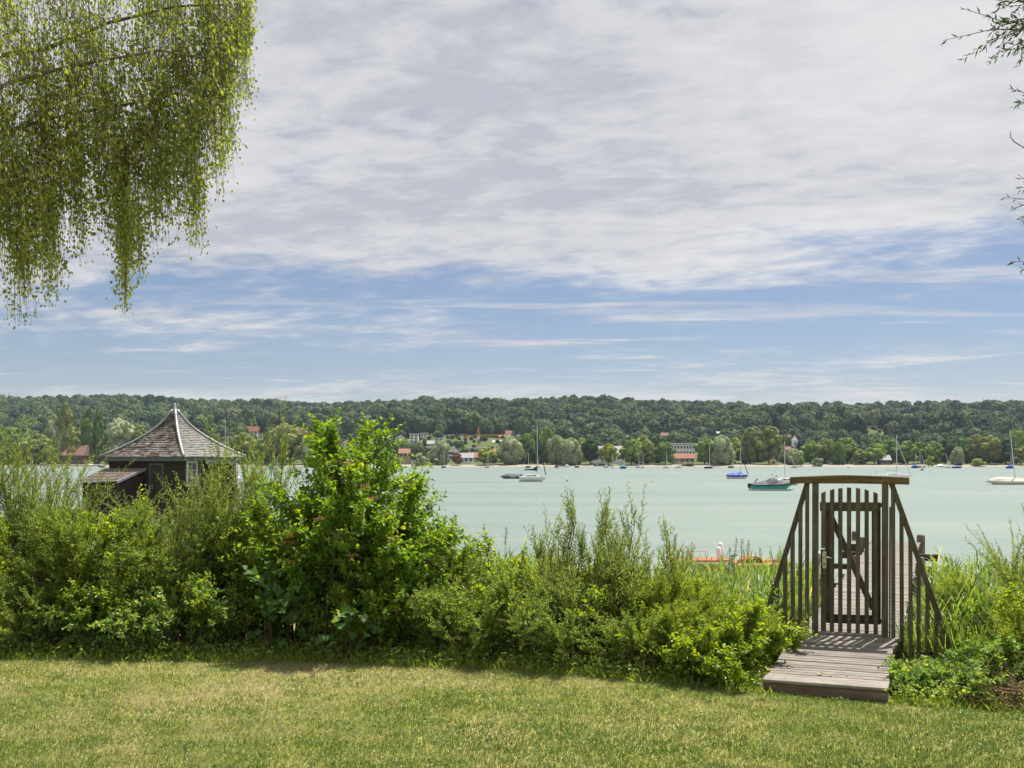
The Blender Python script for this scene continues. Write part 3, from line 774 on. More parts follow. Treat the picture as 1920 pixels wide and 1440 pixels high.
# hillside wood: thousands of crowns that read as one mass
def forest_variant(seed):
    rng = np.random.default_rng(seed)
    iv, jf = ico(4)
    c = rng.normal(size=(46, 3)); c /= np.linalg.norm(c, axis=1)[:, None]; c[:, 2] = np.abs(c[:, 2]) * 1.1 - 0.25
    c /= np.linalg.norm(c, axis=1)[:, None]
    d = (iv @ c.T).max(1)
    rad = 0.72 + 0.30 * np.clip((d - 0.80) / 0.20, 0, 1) ** 0.6 + 0.05 * rng.normal(size=len(iv))
    V = iv * rad[:, None] * np.array([0.5, 0.5, 0.52]); V[:, 2] += 0.45
    V[:, :2] *= (0.9 + 0.12 * rng.random())
    me = np_mesh('forest_crown', V, jf, 'forest_leaf', np.clip(0.5 + 0.3 * rng.normal(size=len(iv)), 0, 1))
    return bpy.data.objects.new('forest_crown', me)
fcol = bpy.data.collections.new('forest_crowns')
for s in range(5): fcol.objects.link(forest_variant(40 + s))

def conifer_variant():
    rng = np.random.default_rng(5)
    Vs = []; Fs = []; nb = 0
    for k in range(9):
        z = 0.08 + 0.9 * k / 9; r = 0.23 * (1 - k / 9.5); n = 11
        a = np.arange(n) * 2 * np.pi / n + rng.random()
        rr = r * rng.uniform(0.6, 1.15, n)
        ring = np.stack([rr * np.cos(a), rr * np.sin(a), np.full(n, z) - 0.03 * rng.random(n)], -1)
        Vs.append(np.concatenate([ring, [[0, 0, z + 0.17]]])); Fs.append(np.array([[i + nb, (i + 1) % n + nb, n + nb] for i in range(n)])); nb += n + 1
    V = np.concatenate(Vs)
    return bpy.data.objects.new('forest_conifer', np_mesh('forest_conifer', V, np.concatenate(Fs), 'forest_leaf', np.full(len(V), 0.15)))
fcol.objects.link(conifer_variant())

def scatter(name, label, pts, hs, ws, idx):
    """points carrying size and variant; geometry nodes puts the crowns on them"""
    me = bpy.data.meshes.new(name); me.vertices.add(len(pts)); me.vertices.foreach_set('co', np.asarray(pts, np.float32).ravel())
    for nm, arr, typ in (('hh', hs, 'FLOAT'), ('ww', ws, 'FLOAT'), ('vv', idx, 'INT')):
        at = me.attributes.new(nm, typ, 'POINT'); at.data.foreach_set('value', np.asarray(arr, np.int32 if typ == 'INT' else np.float32))
    o = link(name, me); set_props(o, label, kind='stuff')
    g = bpy.data.node_groups.new(name, 'GeometryNodeTree')
    g.interface.new_socket('Geometry', in_out='INPUT', socket_type='NodeSocketGeometry')
    g.interface.new_socket('Geometry', in_out='OUTPUT', socket_type='NodeSocketGeometry')
    n = g.nodes; l = g.links.new
    gi = n.new('NodeGroupInput'); go = n.new('NodeGroupOutput')
    ci = n.new('GeometryNodeCollectionInfo'); ci.inputs['Collection'].default_value = fcol; ci.inputs['Separate Children'].default_value = True; ci.inputs['Reset Children'].default_value = True
    ip = n.new('GeometryNodeInstanceOnPoints'); ip.inputs['Pick Instance'].default_value = True
    def attr(nm, typ):
        a = n.new('GeometryNodeInputNamedAttribute'); a.data_type = typ; a.inputs['Name'].default_value = nm; return a.outputs[0]
    cx = n.new('ShaderNodeCombineXYZ'); ww = attr('ww', 'FLOAT'); hh = attr('hh', 'FLOAT')
    l(ww, cx.inputs[0]); l(ww, cx.inputs[1]); l(hh, cx.inputs[2])
    rv = n.new('FunctionNodeRandomValue'); rv.data_type = 'FLOAT'; rv.inputs[3].default_value = 6.28
    rc = n.new('ShaderNodeCombineXYZ'); l(rv.outputs[1], rc.inputs[2])
    l(gi.outputs[0], ip.inputs['Points']); l(ci.outputs[0], ip.inputs['Instance']); l(attr('vv', 'INT'), ip.inputs['Instance Index'])
    l(cx.outputs[0], ip.inputs['Scale']); l(rc.outputs[0], ip.inputs['Rotation'])
    l(ip.outputs[0], go.inputs[0])
    md = o.modifiers.new('scatter', 'NODES'); md.node_group = g
    return o

rng = np.random.default_rng(21)
pts = []; cell = 11.0
for Y in np.arange(640, 1570, cell * 0.9):
    half = 0.5 * Y + 90
    X = np.arange(-half, half, cell)
    P_ = np.stack([X + rng.uniform(-4.5, 4.5, len(X)), Y + rng.uniform(-4.5, 4.5, len(X))], -1)
    pts.append(P_)
pts = np.concatenate(pts)
zz_ = hill_z(pts[:, 0], pts[:, 1])
h = 9 + 14 * rng.random(len(pts)) ** 1.4; w = np.clip(h * rng.uniform(0.65, 1.1, len(pts)), 6, 19)
village = pts[:, 1] < 900
keep = np.ones(len(pts), bool)
keep &= ~((pts[:, 1] < 800) & (rng.random(len(pts)) < 0.30))
h[village] *= 0.66; w[village] *= 0.72
for (hx, hy, hw, hb) in HOUSE_SPOTS:
    # open ground in front of and around every house so that the lake sees it
    front = (np.abs(pts[:, 0] * hy / pts[:, 1] - hx) < hw * 0.5 + 3) & (pts[:, 1] < hy + 12) & (pts[:, 1] > hy - 170)
    vis = YH - (zz_ + h - CAMZ) / pts[:, 1] * FPX            # picture row of the tree top
    cut = front & (vis < hb - 1.5)                            # only low garden trees in front of a house
    lim_ = rng.uniform(2.0, 4.2, cut.sum()); h[cut] = np.maximum(lim_, np.minimum(h[cut], CAMZ + (YH - hb + 1.0) / FPX * pts[cut, 1] - zz_[cut])); w[cut] = np.clip(h[cut] * 1.0, 2.5, 7)
    keep &= ~((np.abs(pts[:, 0] - hx) < hw * 0.5 + 4) & (np.abs(pts[:, 1] - hy - 5) < 12))
keep &= h > 1.3
P3 = np.stack([pts[:, 0], pts[:, 1], zz_ - 0.5], -1)[keep]
idx = rng.integers(1, 6, keep.sum()); idx[rng.random(keep.sum()) < 0.10] = 0      # 0 is the conifer
scatter('hillside_wood', 'dense deciduous wood covering the ridge beyond the lake', P3, h[keep], w[keep], idx)

# ------------------------------------------------------------------ boathouse on the left
BH_Y = 50.0
bx = X_at(328, BH_Y)
bh = empty('lake_boathouse', (bx, BH_Y, 0), 'dark timber boathouse with curved mossy pyramid roof behind the hedge', 'boathouse')
EAVE, APEX, RD, RW = 3.66, 5.86, 3.26, 2.88
alpha = math.radians(24)
def corner(k, r):                       # 0 left, 1 front, 2 right, 3 back
    a = math.pi + k * math.pi / 2 + alpha
    return Vector((r * math.cos(a), r * math.sin(a), 0))
_pr = [(1.0, 0.0), (0.85, 0.085), (0.70, 0.19), (0.56, 0.30), (0.42, 0.425), (0.30, 0.545), (0.20, 0.67), (0.12, 0.80), (0.06, 0.915), (0.025, 0.985)]
def prof(h): return float(np.interp(h, [p[1] for p in _pr], [p[0] for p in _pr]))
NC = 26
for k in range(4):
    mb = MB()
    for c in range(NC):                                     # overlapping shingle courses
        h0, h1 = c / NC * 0.98, (c + 1) / NC * 0.98
        lift = 0.035
        a0, b0 = corner(k, RD * prof(h0)), corner((k + 1) % 4, RD * prof(h0)); a1, b1 = corner(k, RD * prof(h1)), corner((k + 1) % 4, RD * prof(h1))
        z0, z1 = EAVE + (APEX - EAVE) * h0, EAVE + (APEX - EAVE) * h1
        n = ((a0 + b0) / 2).normalized() * lift
        n.z = lift * 0.8
        nseg = 14
        rnd = random.Random(k * 100 + c)
        jit = [rnd.uniform(-0.012, 0.02) for _ in range(nseg + 1)]
        lo = [a0.lerp(b0, s / nseg) + Vector((0, 0, z0 - 0.02 + jit[s])) + n for s in range(nseg + 1)]
        und = [p - n * 0.9 for p in lo]
        hi = [a1.lerp(b1, s / nseg) + Vector((0, 0, z1)) for s in range(nseg + 1)]
        V_ = lo + hi + und; q = nseg + 1
        F_ = [(s, s + 1, q + s + 1, q + s) for s in range(nseg)] + [(2*q + s, 2*q + s + 1, s + 1, s) for s in range(nseg)]
        mb.add(V_, F_)
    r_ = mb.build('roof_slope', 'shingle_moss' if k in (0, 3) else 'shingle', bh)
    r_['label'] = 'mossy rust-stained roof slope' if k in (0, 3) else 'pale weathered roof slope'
for k in range(4):                                          # zinc hip strips
    pts_ = []
    for c in range(17):
        h0 = c / 16 * 0.985; p = corner(k, RD * prof(h0) + 0.03); p.z = EAVE + (APEX - EAVE) * h0 + 0.045; pts_.append(p)
    MB().tube(pts_, [0.060] * 16 + [0.05], 6).build('hip_strip', 'zinc', bh, True)
MB().tube([(0, 0, APEX - 0.20), (0, 0, APEX - 0.02), (0, 0, APEX + 0.14), (0, 0, APEX + 0.32)], [0.20, 0.12, 0.05, 0.008], 10).build('finial', 'zinc', bh, True)
for k in range(4):                                          # fascia
    a, b_ = corner(k, RD - 0.05), corner((k + 1) % 4, RD - 0.05)
    d = (b_ - a).normalized(); ln = (b_ - a).length; ang = math.atan2(d.y, d.x)
    mt = Matrix.Translation(a) @ Matrix.Rotation(ang, 4, 'Z')
    MB().box(0, ln, -0.02, 0.03, EAVE - 0.20, EAVE - 0.01, mt).build('fascia', 'green_paint', bh)
# underside of the eaves
MB().add([tuple(corner(k, RD - 0.08) + Vector((0, 0, EAVE - 0.06))) for k in range(4)] + [tuple(corner(k, RD - 0.08) + Vector((0, 0, EAVE - 0.02))) for k in range(4)],
         [(0, 1, 2, 3), (4, 7, 6, 5), (0, 4, 5, 1), (1, 5, 6, 2), (2, 6, 7, 3), (3, 7, 4, 0)]).build('soffit', 'house_wood', bh)
FLOOR = 1.32
def wall_frame(k):
    a, b_ = corner(k, RW), corner((k + 1) % 4, RW); d = (b_ - a).normalized()
    return Matrix.Translation(a) @ Matrix.Rotation(math.atan2(d.y, d.x), 4, 'Z'), (b_ - a).length
board_cache = {}
for k in range(4):
    mt, ln = wall_frame(k)
    MB().box(0.02, ln - 0.02, 0.03, 0.10, FLOOR, EAVE - 0.07, mt).build('wall', 'dark_wood', bh)
    if k in (0, 1):
        nb_ = 15; hb = (EAVE - 0.08 - FLOOR) / nb_
        spans = [(0.0, ln)] if k == 0 else [(0.0, 0.10), (1.0, ln)]
        for b_i in range(nb_):
            z = FLOOR + b_i * hb
            sp = spans
            if k == 0: sp = [(0.0, 2.28), (3.06, ln)] if z < 3.30 else [(0.0, ln)]
            if k == 1: sp = [(0.0, 0.20), (1.02, ln)] if z > 2.3 else [(0.0, ln)]
            for (u0, u1) in sp:                             # lapped boards
                MB().prism([(0.03, z), (-0.035, z), (-0.008, z + hb * 1.06), (0.03, z + hb * 1.06)], u0, u1, 'x').build('board', 'house_wood', bh).matrix_local = mt
mt, ln = wall_frame(0)
def local_box(parent, name, mat, frame, x0, x1, y0, y1, z0, z1, bevel=0.0, p2=None):
    o_ = MB().box(x0, x1, y0, y1, z0, z1).build(name, mat, parent, bevel=bevel)
    if frame is not None: o_.matrix_local = frame
    return o_
dr = local_box(bh, 'door', 'dark_wood', mt, 2.36, 2.98, -0.015, 0.04, FLOOR, 3.28, 0.006)
for (a0, a1, z0, z1) in ((2.28, 2.36, FLOOR, 3.36), (2.98, 3.06, FLOOR, 3.36), (2.36, 2.98, 3.28, 3.36)):
    local_box(dr, 'door_frame', 'green_paint', None, a0, a1, -0.05, 0.02, z0, z1)
local_box(dr, 'door_handle', 'steel', None, 2.42, 2.46, -0.06, -0.02, 2.20, 2.42, 0.008)
mt1, ln1 = wall_frame(1)
wn = local_box(bh, 'window', 'trim_paint', mt1, 0.22, 1.00, -0.055, 0.0, 2.34, 2.42)
local_box(wn, 'window_frame', 'trim_paint', None, 0.22, 0.31, -0.055, 0.0, 2.42, 3.46); local_box(wn, 'window_frame', 'trim_paint', None, 0.91, 1.00, -0.055, 0.0, 2.42, 3.46); local_box(wn, 'window_frame', 'trim_paint', None, 0.31, 0.91, -0.055, 0.0, 3.37, 3.46)
for i_ in range(2):
    for j_ in range(3):
        local_box(wn, 'pane', 'glass', None, 0.33 + i_ * 0.29, 0.60 + i_ * 0.29, -0.02, -0.008, 2.44 + j_ * 0.31, 2.72 + j_ * 0.31)
local_box(wn, 'glazing_bar', 'trim_paint', None, 0.60, 0.62, -0.045, 0.0, 2.42, 3.37)
for j_ in range(2): local_box(wn, 'glazing_bar', 'trim_paint', None, 0.31, 0.91, -0.040, 0.0, 2.72 + j_ * 0.31, 2.75 + j_ * 0.31)
local_box(bh, 'corner_post', 'green_paint', mt1, 1.10, 1.20, -0.06, 0.0, FLOOR, EAVE - 0.08)
local_box(bh, 'corner_post', 'trim_paint', mt1, 3.55, 3.66, -0.30, -0.20, FLOOR, EAVE - 0.08)
vb = MB()
prof_v = [(1.3, 3.52)] + [(1.3 + i_ * 0.115, 3.36 - (0.05 if i_ % 2 else 0.0)) for i_ in range(22)] + [(1.3 + 21 * 0.115, 3.52)]
vb.prism(prof_v, -0.30, -0.27); vo = vb.build('valance', 'green_paint', bh); vo.matrix_local = mt1
MB().box(-4.2, 3.6, -3.3, 3.6, FLOOR - 0.22, FLOOR - 0.02).build('platform', 'pile_wood', bh)
MB().box(-4.2, 3.6, -3.36, -3.31, 0.1, FLOOR - 0.02).build('platform_skirt', 'dark_wood', bh)
for (x_, y_) in ((-3.8, -3.1), (-1.2, -3.1), (1.4, -3.1), (3.3, -3.1), (-3.8, 0), (3.3, 0), (0, 3.2)):
    MB().tube([(x_, y_, -1.5), (x_, y_, FLOOR - 0.2)], 0.13, 8).build('pile', 'pile_wood', bh)
# lean-to annex
ax_ = empty('boathouse_annex', (bx, BH_Y, 0), 'low shingled lean-to shed on the left side of the boathouse', 'shed')
mtA = Matrix.Translation(corner(0, RW)) @ Matrix.Rotation(math.atan2((corner(1, RW) - corner(0, RW)).y, (corner(1, RW) - corner(0, RW)).x), 4, 'Z')
mb = MB()
for c in range(9):
    v0, v1 = -1.85 + c * 0.202, -1.85 + (c + 1) * 0.202
    z0, z1 = 2.58 + c * 0.062, 2.58 + (c + 1) * 0.062
    mb.prism([(v0, z0 + 0.035), (v0, z0 - 0.01), (v1, z1 - 0.01), (v1, z1)], -0.12, 2.05, 'x')
ro = mb.build('roof_slope', 'shingle_flat', ax_); ro.matrix_local = mtA
rk = MB().prism([(-1.85, 2.50), (-1.85, 2.61), (-0.03, 3.17), (-0.03, 3.05)], 2.05, 2.12, 'x').build('bargeboard', 'zinc', ax_); rk.matrix_local = mtA
for b_i in range(9):
    z = FLOOR + b_i * 0.135
    for (args, nm) in ((((-1.65, z), (-1.685, z), (-1.66, z + 0.14), (-1.65, z + 0.14)), 'board'),):
        o_ = MB().prism(list(args), 0.0, 1.95, 'x').build(nm, 'house_wood', ax_); o_.matrix_local = mtA
for b_i in range(11):
    z = FLOOR + b_i * 0.135; top_ = min(z + 0.14, 99)
    vmax = -1.64 if z < 2.42 else -1.64 + (z - 2.42) / 0.307
    o_ = MB().box(1.95, 1.985, max(-1.64, vmax), -0.06, z, z + 0.125).build('board', 'house_wood', ax_); o_.matrix_local = mtA
o_ = MB().box(1.93, 2.0, -1.70, -1.62, FLOOR, 2.5).build('corner_post', 'dark_wood', ax_); o_.matrix_local = mtA
o_ = MB().box(0.02, 1.93, -1.64, -0.04, FLOOR, 2.52).build('wall', 'dark_wood', ax_); o_.matrix_local = mtA

# ------------------------------------------------------------------ garden gate, ramp and jetty
TH = math.atan((1755 - CX) / FPX)                 # the jetty runs off to the right
GC, GS = math.cos(TH), math.sin(TH)
GY0 = 13.2; GX0 = X_at(1593, GY0)
DECK = 1.335
def gu(px):
    k = (px - CX) / FPX
    return (k * GY0 - GX0) / (GC + k * GS)
def gz(px, py): return Z_at(py, GY0 - gu(px) * GS)

gate = empty('garden_gate', (GX0, GY0, DECK), 'weathered slatted wooden gate with crossbeam and flared sides', 'gate', rz=-TH)
def gl(px, py): return gu(px), gz(px, py) - DECK
def slat(px0, px1, top_l, top_r, bot, parent, name='slat', v0=-0.014, v1=0.014, mat='gate_wood', bevel=0.003):
    u0, u1 = gu(px0), gu(px1); c = (px0 + px1) / 2
    zt0, zt1, zb_ = gz(c, top_l) - DECK, gz(c, top_r) - DECK, gz(c, bot) - DECK
    o_ = MB().prism([(u0, zb_), (u1, zb_), (u1, zt1), (u0, zt0)], v0, v1).build(name, mat, parent, bevel=bevel)
    rs = random.Random(px0); o_.rotation_euler = (rs.uniform(-.003, .003), rs.uniform(-.0035, .0035), rs.uniform(-.002, .002))
    return o_
def bar(p0, p1, wpx, parent, name, v0, v1, mat='gate_wood', bevel=0.003, cut=None):
    (u0, z0), (u1, z1) = gl(*p0), gl(*p1)
    d = Vector((u1 - u0, z1 - z0)).normalized(); n = Vector((-d.y, d.x)) * (wpx * 0.0066 / 2)
    return MB().prism([(u0 - n.x, z0 - n.y), (u1 - n.x, z1 - n.y), (u1 + n.x, z1 + n.y), (u0 + n.x, z0 + n.y)], v0, v1).build(name, mat, parent, bevel=bevel)
# crossbeam with a slightly bowed upper edge
top_edge = [(1482, 894.5), (1510, 893), (1550, 891.5), (1585, 890.5), (1620, 891.5), (1660, 893), (1705, 895.5)]
poly = [gl(*p) for p in top_edge] + [gl(1705, 908.5), gl(1600, 906.6), gl(1482, 906.5)]
MB().prism(poly, -0.065, 0.055).build('crossbeam', 'beam_wood', gate, bevel=0.006)
slat(1523, 1534, 906, 907, 1190, gate, 'post', -0.05, 0.05)
slat(1653, 1665, 907, 907, 1197, gate, 'post', -0.05, 0.05)
slat(1666.5, 1669.5, 950, 950, 1196, gate, 'stop_strip', -0.02, 0.06)
# left flared side
bar((1515, 900), (1433, 1166), 9.5, gate, 'brace', 0.016, 0.055)
for (a, b_, t0, t1, bt) in ((1509.5, 1517, 906.5, 906.5, 1189), (1496.5, 1504, 962, 938, 1194), (1482.5, 1490.5, 1008, 982, 1210), (1468.5, 1476.5, 1053, 1028, 1225), (1453.5, 1461.5, 1102, 1076, 1232), (1439, 1447, 1150, 1124, 1236)):
    slat(a, b_, t0, t1, bt, gate, v0=-0.016, v1=0.014)
# right flared side
bar((1670, 903), (1789, 1236), 9.5, gate, 'brace', 0.016, 0.055)
for (a, b_, t0, t1, bt) in ((1671, 1679, 907.5, 907.5, 1199), (1687, 1695, 950, 972, 1226), (1703.5, 1711.5, 996, 1018, 1232), (1718.5, 1726.5, 1038, 1060, 1236), (1735, 1743, 1084, 1106, 1244), (1751.5, 1759.5, 1130, 1152, 1248), (1767, 1775, 1174, 1196, 1247)):
    slat(a, b_, t0, t1, bt, gate, v0=-0.016, v1=0.014)
bar((1681, 1229), (1797, 1231), 14, gate, 'bottom_rail', 0.016, 0.07, 'dark_wood')
bar((1440, 1216), (1518, 1214), 14, gate, 'bottom_rail', 0.016, 0.07, 'dark_wood')
# door leaf: rails and stiles carry the pickets
door = bar((1537, 950), (1651, 950.5), 17, gate, 'door', 0.018, 0.055)
door['label'] = 'picket door with arched top'
bar((1546, 1160), (1650, 1163), 17, door, 'door_rail', 0.018, 0.055, 'dark_wood')
slat(1545.5, 1556.5, 943, 943, 1166, door, 'door_stile', 0.056, 0.088)
slat(1634, 1651, 942, 942, 1171, door, 'door_stile', 0.056, 0.088)
bar((1556, 965), (1637, 1143), 11, door, 'door_brace', 0.020, 0.052)
for i_, (c, t0, t1, bt) in enumerate(((1543.5, 925, 921, 1184), (1559.7, 919.5, 916.5, 1184.5), (1575.5, 916, 914.8, 1185), (1592, 914.2, 914.2, 1186), (1608.3, 914.8, 916, 1186.5), (1625, 917, 920, 1187.5), (1642, 922, 925.5, 1188.5))):
    slat(c - 4.1, c + 4.1, t0, t1, 1028 if i_ == 0 else bt, door, 'picket', -0.012, 0.014)
slat(1539, 1549, 1030, 1030, 1184, door, 'lock_board', -0.004, 0.014)
# lock furniture
lp = []
u0, u1 = gu(1542), gu(1549.5); zt, zb_ = gl(1546, 1033)[1], gl(1546, 1066)[1]; r_ = (u1 - u0) / 2; cu = (u0 + u1) / 2
for k in range(9): a = math.pi * k / 8; lp.append((cu + r_ * math.cos(a), zt - r_ + r_ * math.sin(a)))
for k in range(9): a = math.pi + math.pi * k / 8; lp.append((cu + r_ * math.cos(a), zb_ + r_ + r_ * math.sin(a)))
lk = MB().prism(lp, -0.012, -0.0045).build('lock_plate', 'brass', door, bevel=0.001)
kz = gl(1546, 1057)[1]
MB().tube([(cu, -0.016, kz), (cu, -0.0125, kz)], 0.012, 8).build('keyhole', 'black_metal', lk)
hz = gl(1546, 1044)[1]
MB().tube([(cu, -0.012, hz), (cu, -0.055, hz), (cu + 0.02, -0.062, hz), (cu + 0.075, -0.062, hz - 0.004), (cu + 0.10, -0.05, hz - 0.006)], [0.010, 0.009, 0.010, 0.011, 0.009], 8).build('lever_handle', 'steel', lk, True)
MB().tube([(gu(1535.5), -0.03, gl(1536, 1034)[1]), (gu(1538), -0.05, gl(1536, 1042)[1]), (gu(1538), -0.05, gl(1536, 1052)[1]), (gu(1535.5), -0.03, gl(1536, 1060)[1])], [0.008, 0.014, 0.014, 0.008], 6).build('grip', 'zinc', door, True)
for py in (947, 1165):
    MB().box(gu(1649), gu(1656), 0.0, 0.02, gl(1652, py + 4)[1], gl(1652, py - 4)[1]).build('hinge', 'black_metal', door, bevel=0.003)
nail = MB().tube([(0, -0.016, 0), (0, -0.0125, 0)], 0.006, 6).mesh('nail', 'zinc')
for c, v_ in ((1543.5, 0), (1559.7, 0), (1575.5, 0), (1592, 0), (1608.3, 0), (1625, 0), (1642, 0)):
    for py in (950, 1161):
        if py == 1161 or True:
            z_ = gl(c, py)[1]
            link('nail', nail, door, loc=(gu(c), 0, z_))
MB().box(gu(1535), gu(1652), -0.09, 0.06, -0.002, 0.035).build('threshold', 'deck_wood', gate, bevel=0.006)

# ramp from the lawn to the gate
ramp = empty('gangway_ramp', (GX0, GY0, DECK), 'weathered plank ramp leading from the lawn up to the gate', 'ramp', rz=-TH)
U0, U1, VF, VB = -0.65, 0.545, -2.69, -0.11
zf = 1.255 - DECK
slope = math.atan2(0.0 - zf, VB - VF)
npl = 21; pitch = (VB - VF - 0.22) / npl
plank_meshes = [MB().box(U0, U1 + dx, 0.006, pitch - 0.008 - dw, -0.035, 0).mesh('plank', 'deck_wood', bevel=0.004) for dx, dw in ((0, 0), (0.012, 0.004), (-0.01, 0.002), (0.006, 0.009))]
rr = random.Random(3)
for k in range(npl):
    v = VF + 0.22 + k * pitch
    o_ = link('plank', plank_meshes[rr.randrange(4)], ramp, loc=(rr.uniform(-.012, .012), v, zf + (v - VF) * math.tan(slope) + rr.uniform(-.003, .004)), rot=(slope + rr.uniform(-.012, .012), rr.uniform(-.003, .003), rr.uniform(-.004, .004)))
MB().box(U0 - 0.01, U1 + 0.01, VF + 0.012, VF + 0.10, zf - 0.14, zf - 0.036).build('front_beam', 'edge_wood', ramp, bevel=0.008)
o_ = MB().box(U0 - 0.012, U1 + 0.012, 0.0, 0.212, -0.034, 0.002).build('plank', 'deck_wood', ramp, bevel=0.006, loc=(0, VF, zf)); o_.rotation_euler = (slope, 0, 0.003)
for u_ in (U0 + 0.06, U1 - 0.14):
    MB().prism([(VF + 0.22, zf - 0.15), (VB, -0.20), (VB, -0.036), (VF + 0.22, zf - 0.03)], u_, u_ + 0.08, 'x').build('bearer', 'dark_wood', ramp)
MB().box(U0 + 0.02, U1 - 0.02, VB - 0.14, VB - 0.02, -0.34, -0.04).build('cross_bearer', 'dark_wood', ramp)

# jetty beyond the gate
jet = empty('wooden_jetty', (GX0, GY0, DECK), 'long narrow plank jetty reaching into the lake behind the gate', 'jetty', rz=-TH)
VEND = 16.4; JU0, JU1 = -0.60, 0.60
pj = 0.128; nj = int((VEND + 0.1) / pj)
jm = [MB().box(JU0 + dx, JU1 + dx2, 0.004, pj - 0.008, -0.03, 0).mesh('plank', 'deck_wood', bevel=0.003) for dx, dx2 in ((0, 0), (0.015, -0.01), (-0.01, 0.012))]
for k in range(nj):
    v = -0.10 + k * pj
    link('plank', jm[rr.randrange(3)], jet, loc=(rr.uniform(-.01, .01), v, rr.uniform(-.003, .004)), rot=(rr.uniform(-.01, .01), 0, rr.uniform(-.004, .004)))
for u_ in (JU0 + 0.1, JU1 - 0.18):
    MB().box(u_, u_ + 0.08, -0.1, VEND, -0.19, -0.034).build('stringer', 'dark_wood', jet)
hm = [plank for plank in (MB().box(-1.15, -0.62, 0.004, pj - 0.008, -0.03, 0).mesh('plank', 'deck_wood', bevel=0.003),)]
for k in range(9): link('plank', hm[0], jet, loc=(rr.uniform(-.01, .01), VEND - 1.25 + k * pj, rr.uniform(-.003, .003)))
MB().box(-1.17, -0.64, VEND - 1.30, VEND - 1.25, -0.26, -0.002).build('platform_fascia', 'dark_wood', jet)
MB().box(-1.17, -1.12, VEND - 1.25, VEND - 0.1, -0.26, -0.034).build('platform_fascia', 'dark_wood', jet)
for v, zc, ext in ((VEND - 2.0, -0.12, 0.46), (VEND - 4.0, -0.20, 0.42), (VEND - 8.0, -0.22, 0.15), (VEND - 12, -0.22, 0.1)):
    MB().box(JU0 - ext - 0.25, JU1 + ext, v, v + 0.14, zc - 0.20, zc - 0.075 if zc < -0.15 else zc - 0.035).build('cross_beam', 'dark_wood', jet, bevel=0.006)
def pile(u_, v, top_, r0):
    MB().tube([(u_, v, -DECK - 1.2), (u_, v, top_ - 0.06), (u_, v, top_ - 0.015), (u_, v, top_)], [r0, r0, r0 * 0.94, r0 * 0.72], 12).build('pile', 'pile_wood', jet, True)
for u_, v, t_, r_ in ((JU1 + 0.02, VEND + 0.12, 0.19, 0.105), (-1.05, VEND + 0.14, 0.24, 0.085), (-0.72, VEND - 2.1, 0.24, 0.06), (JU1 + 0.05, VEND - 4.1, -0.05, 0.10), (-0.70, VEND - 4.1, -0.05, 0.10), (JU1 + .0, VEND - 8.1, -0.08, 0.1), (-.66, VEND - 8.1, -0.08, 0.1), (JU1, VEND - 12.1, -.08, .1), (-.66, VEND - 12.1, -.08, .1)):
    pile(u_, v, t_, r_)

# turquoise fender hanging at the jetty side
p = PX(1620, 1042, 24.0)
fe = empty('boat_fender', p, 'small turquoise and white fender hanging at the jetty seen through the gate', 'fender')
MB().tube([(0, 0, -0.24), (0, 0, -0.21), (0, 0, -0.14), (0, 0, -0.06), (0, 0, -0.01)], [0.02, 0.055, 0.065, 0.06, 0.02], 12).build('body', 'turquoise', fe, True)
MB().tube([(0, 0, -0.155), (0, 0, -0.125)], 0.067, 12).build('band', 'white_paint', fe, True)
MB().tube([(0, 0, -0.02), (0.02, 0.03, 0.12), (0.05, 0.1, 0.17)], 0.008, 5).build('rope', 'white_paint', fe)

# fallen leaves on the ramp
for (lx, ly, s_, rz, lb) in ((1531, 1263, 0.085, 0.4, 'largest green leaf lying on the ramp planks'), (1484, 1248, 0.075, 2.0, 'crumpled leaf at the left edge of the ramp'), (1557, 1265, 0.05, 1.2, 'small leaf right of the largest leaf on the ramp'), (1590, 1264, 0.045, 4.0, 'tiny pair leaf on the right half of the ramp'), (1566, 1242, 0.032, 5.0, 'yellow scrap of leaf high on the ramp')):
    Yr = (CAMZ - 1.285) * FPX / (ly - YH); x_ = X_at(lx, Yr)
    dv = (x_ - GX0) * GS + (Yr - GY0) * GC
    zr = DECK + zf + (dv - VF) * math.tan(slope) + 0.012
    poly = [(0, 0, 0), (.35, .22, .10), (.75, .20, .06), (1, 0, .12), (.75, -.2, .08), (.35, -.22, .14), (.5, 0, 0.01)]
    me = np_mesh('fallen_leaf', np.array(poly) * s_, np.array([[0, 6, 1], [1, 6, 2], [2, 6, 3], [3, 6, 4], [4, 6, 5], [5, 6, 0]]), 'dogwood_leaf', np.full(7, 0.6))
    set_props(link('fallen_leaf', me, loc=(x_, Yr, zr), rot=(0.1, -0.1, rz)), lb, 'leaf', 'fallen leaves on the ramp')

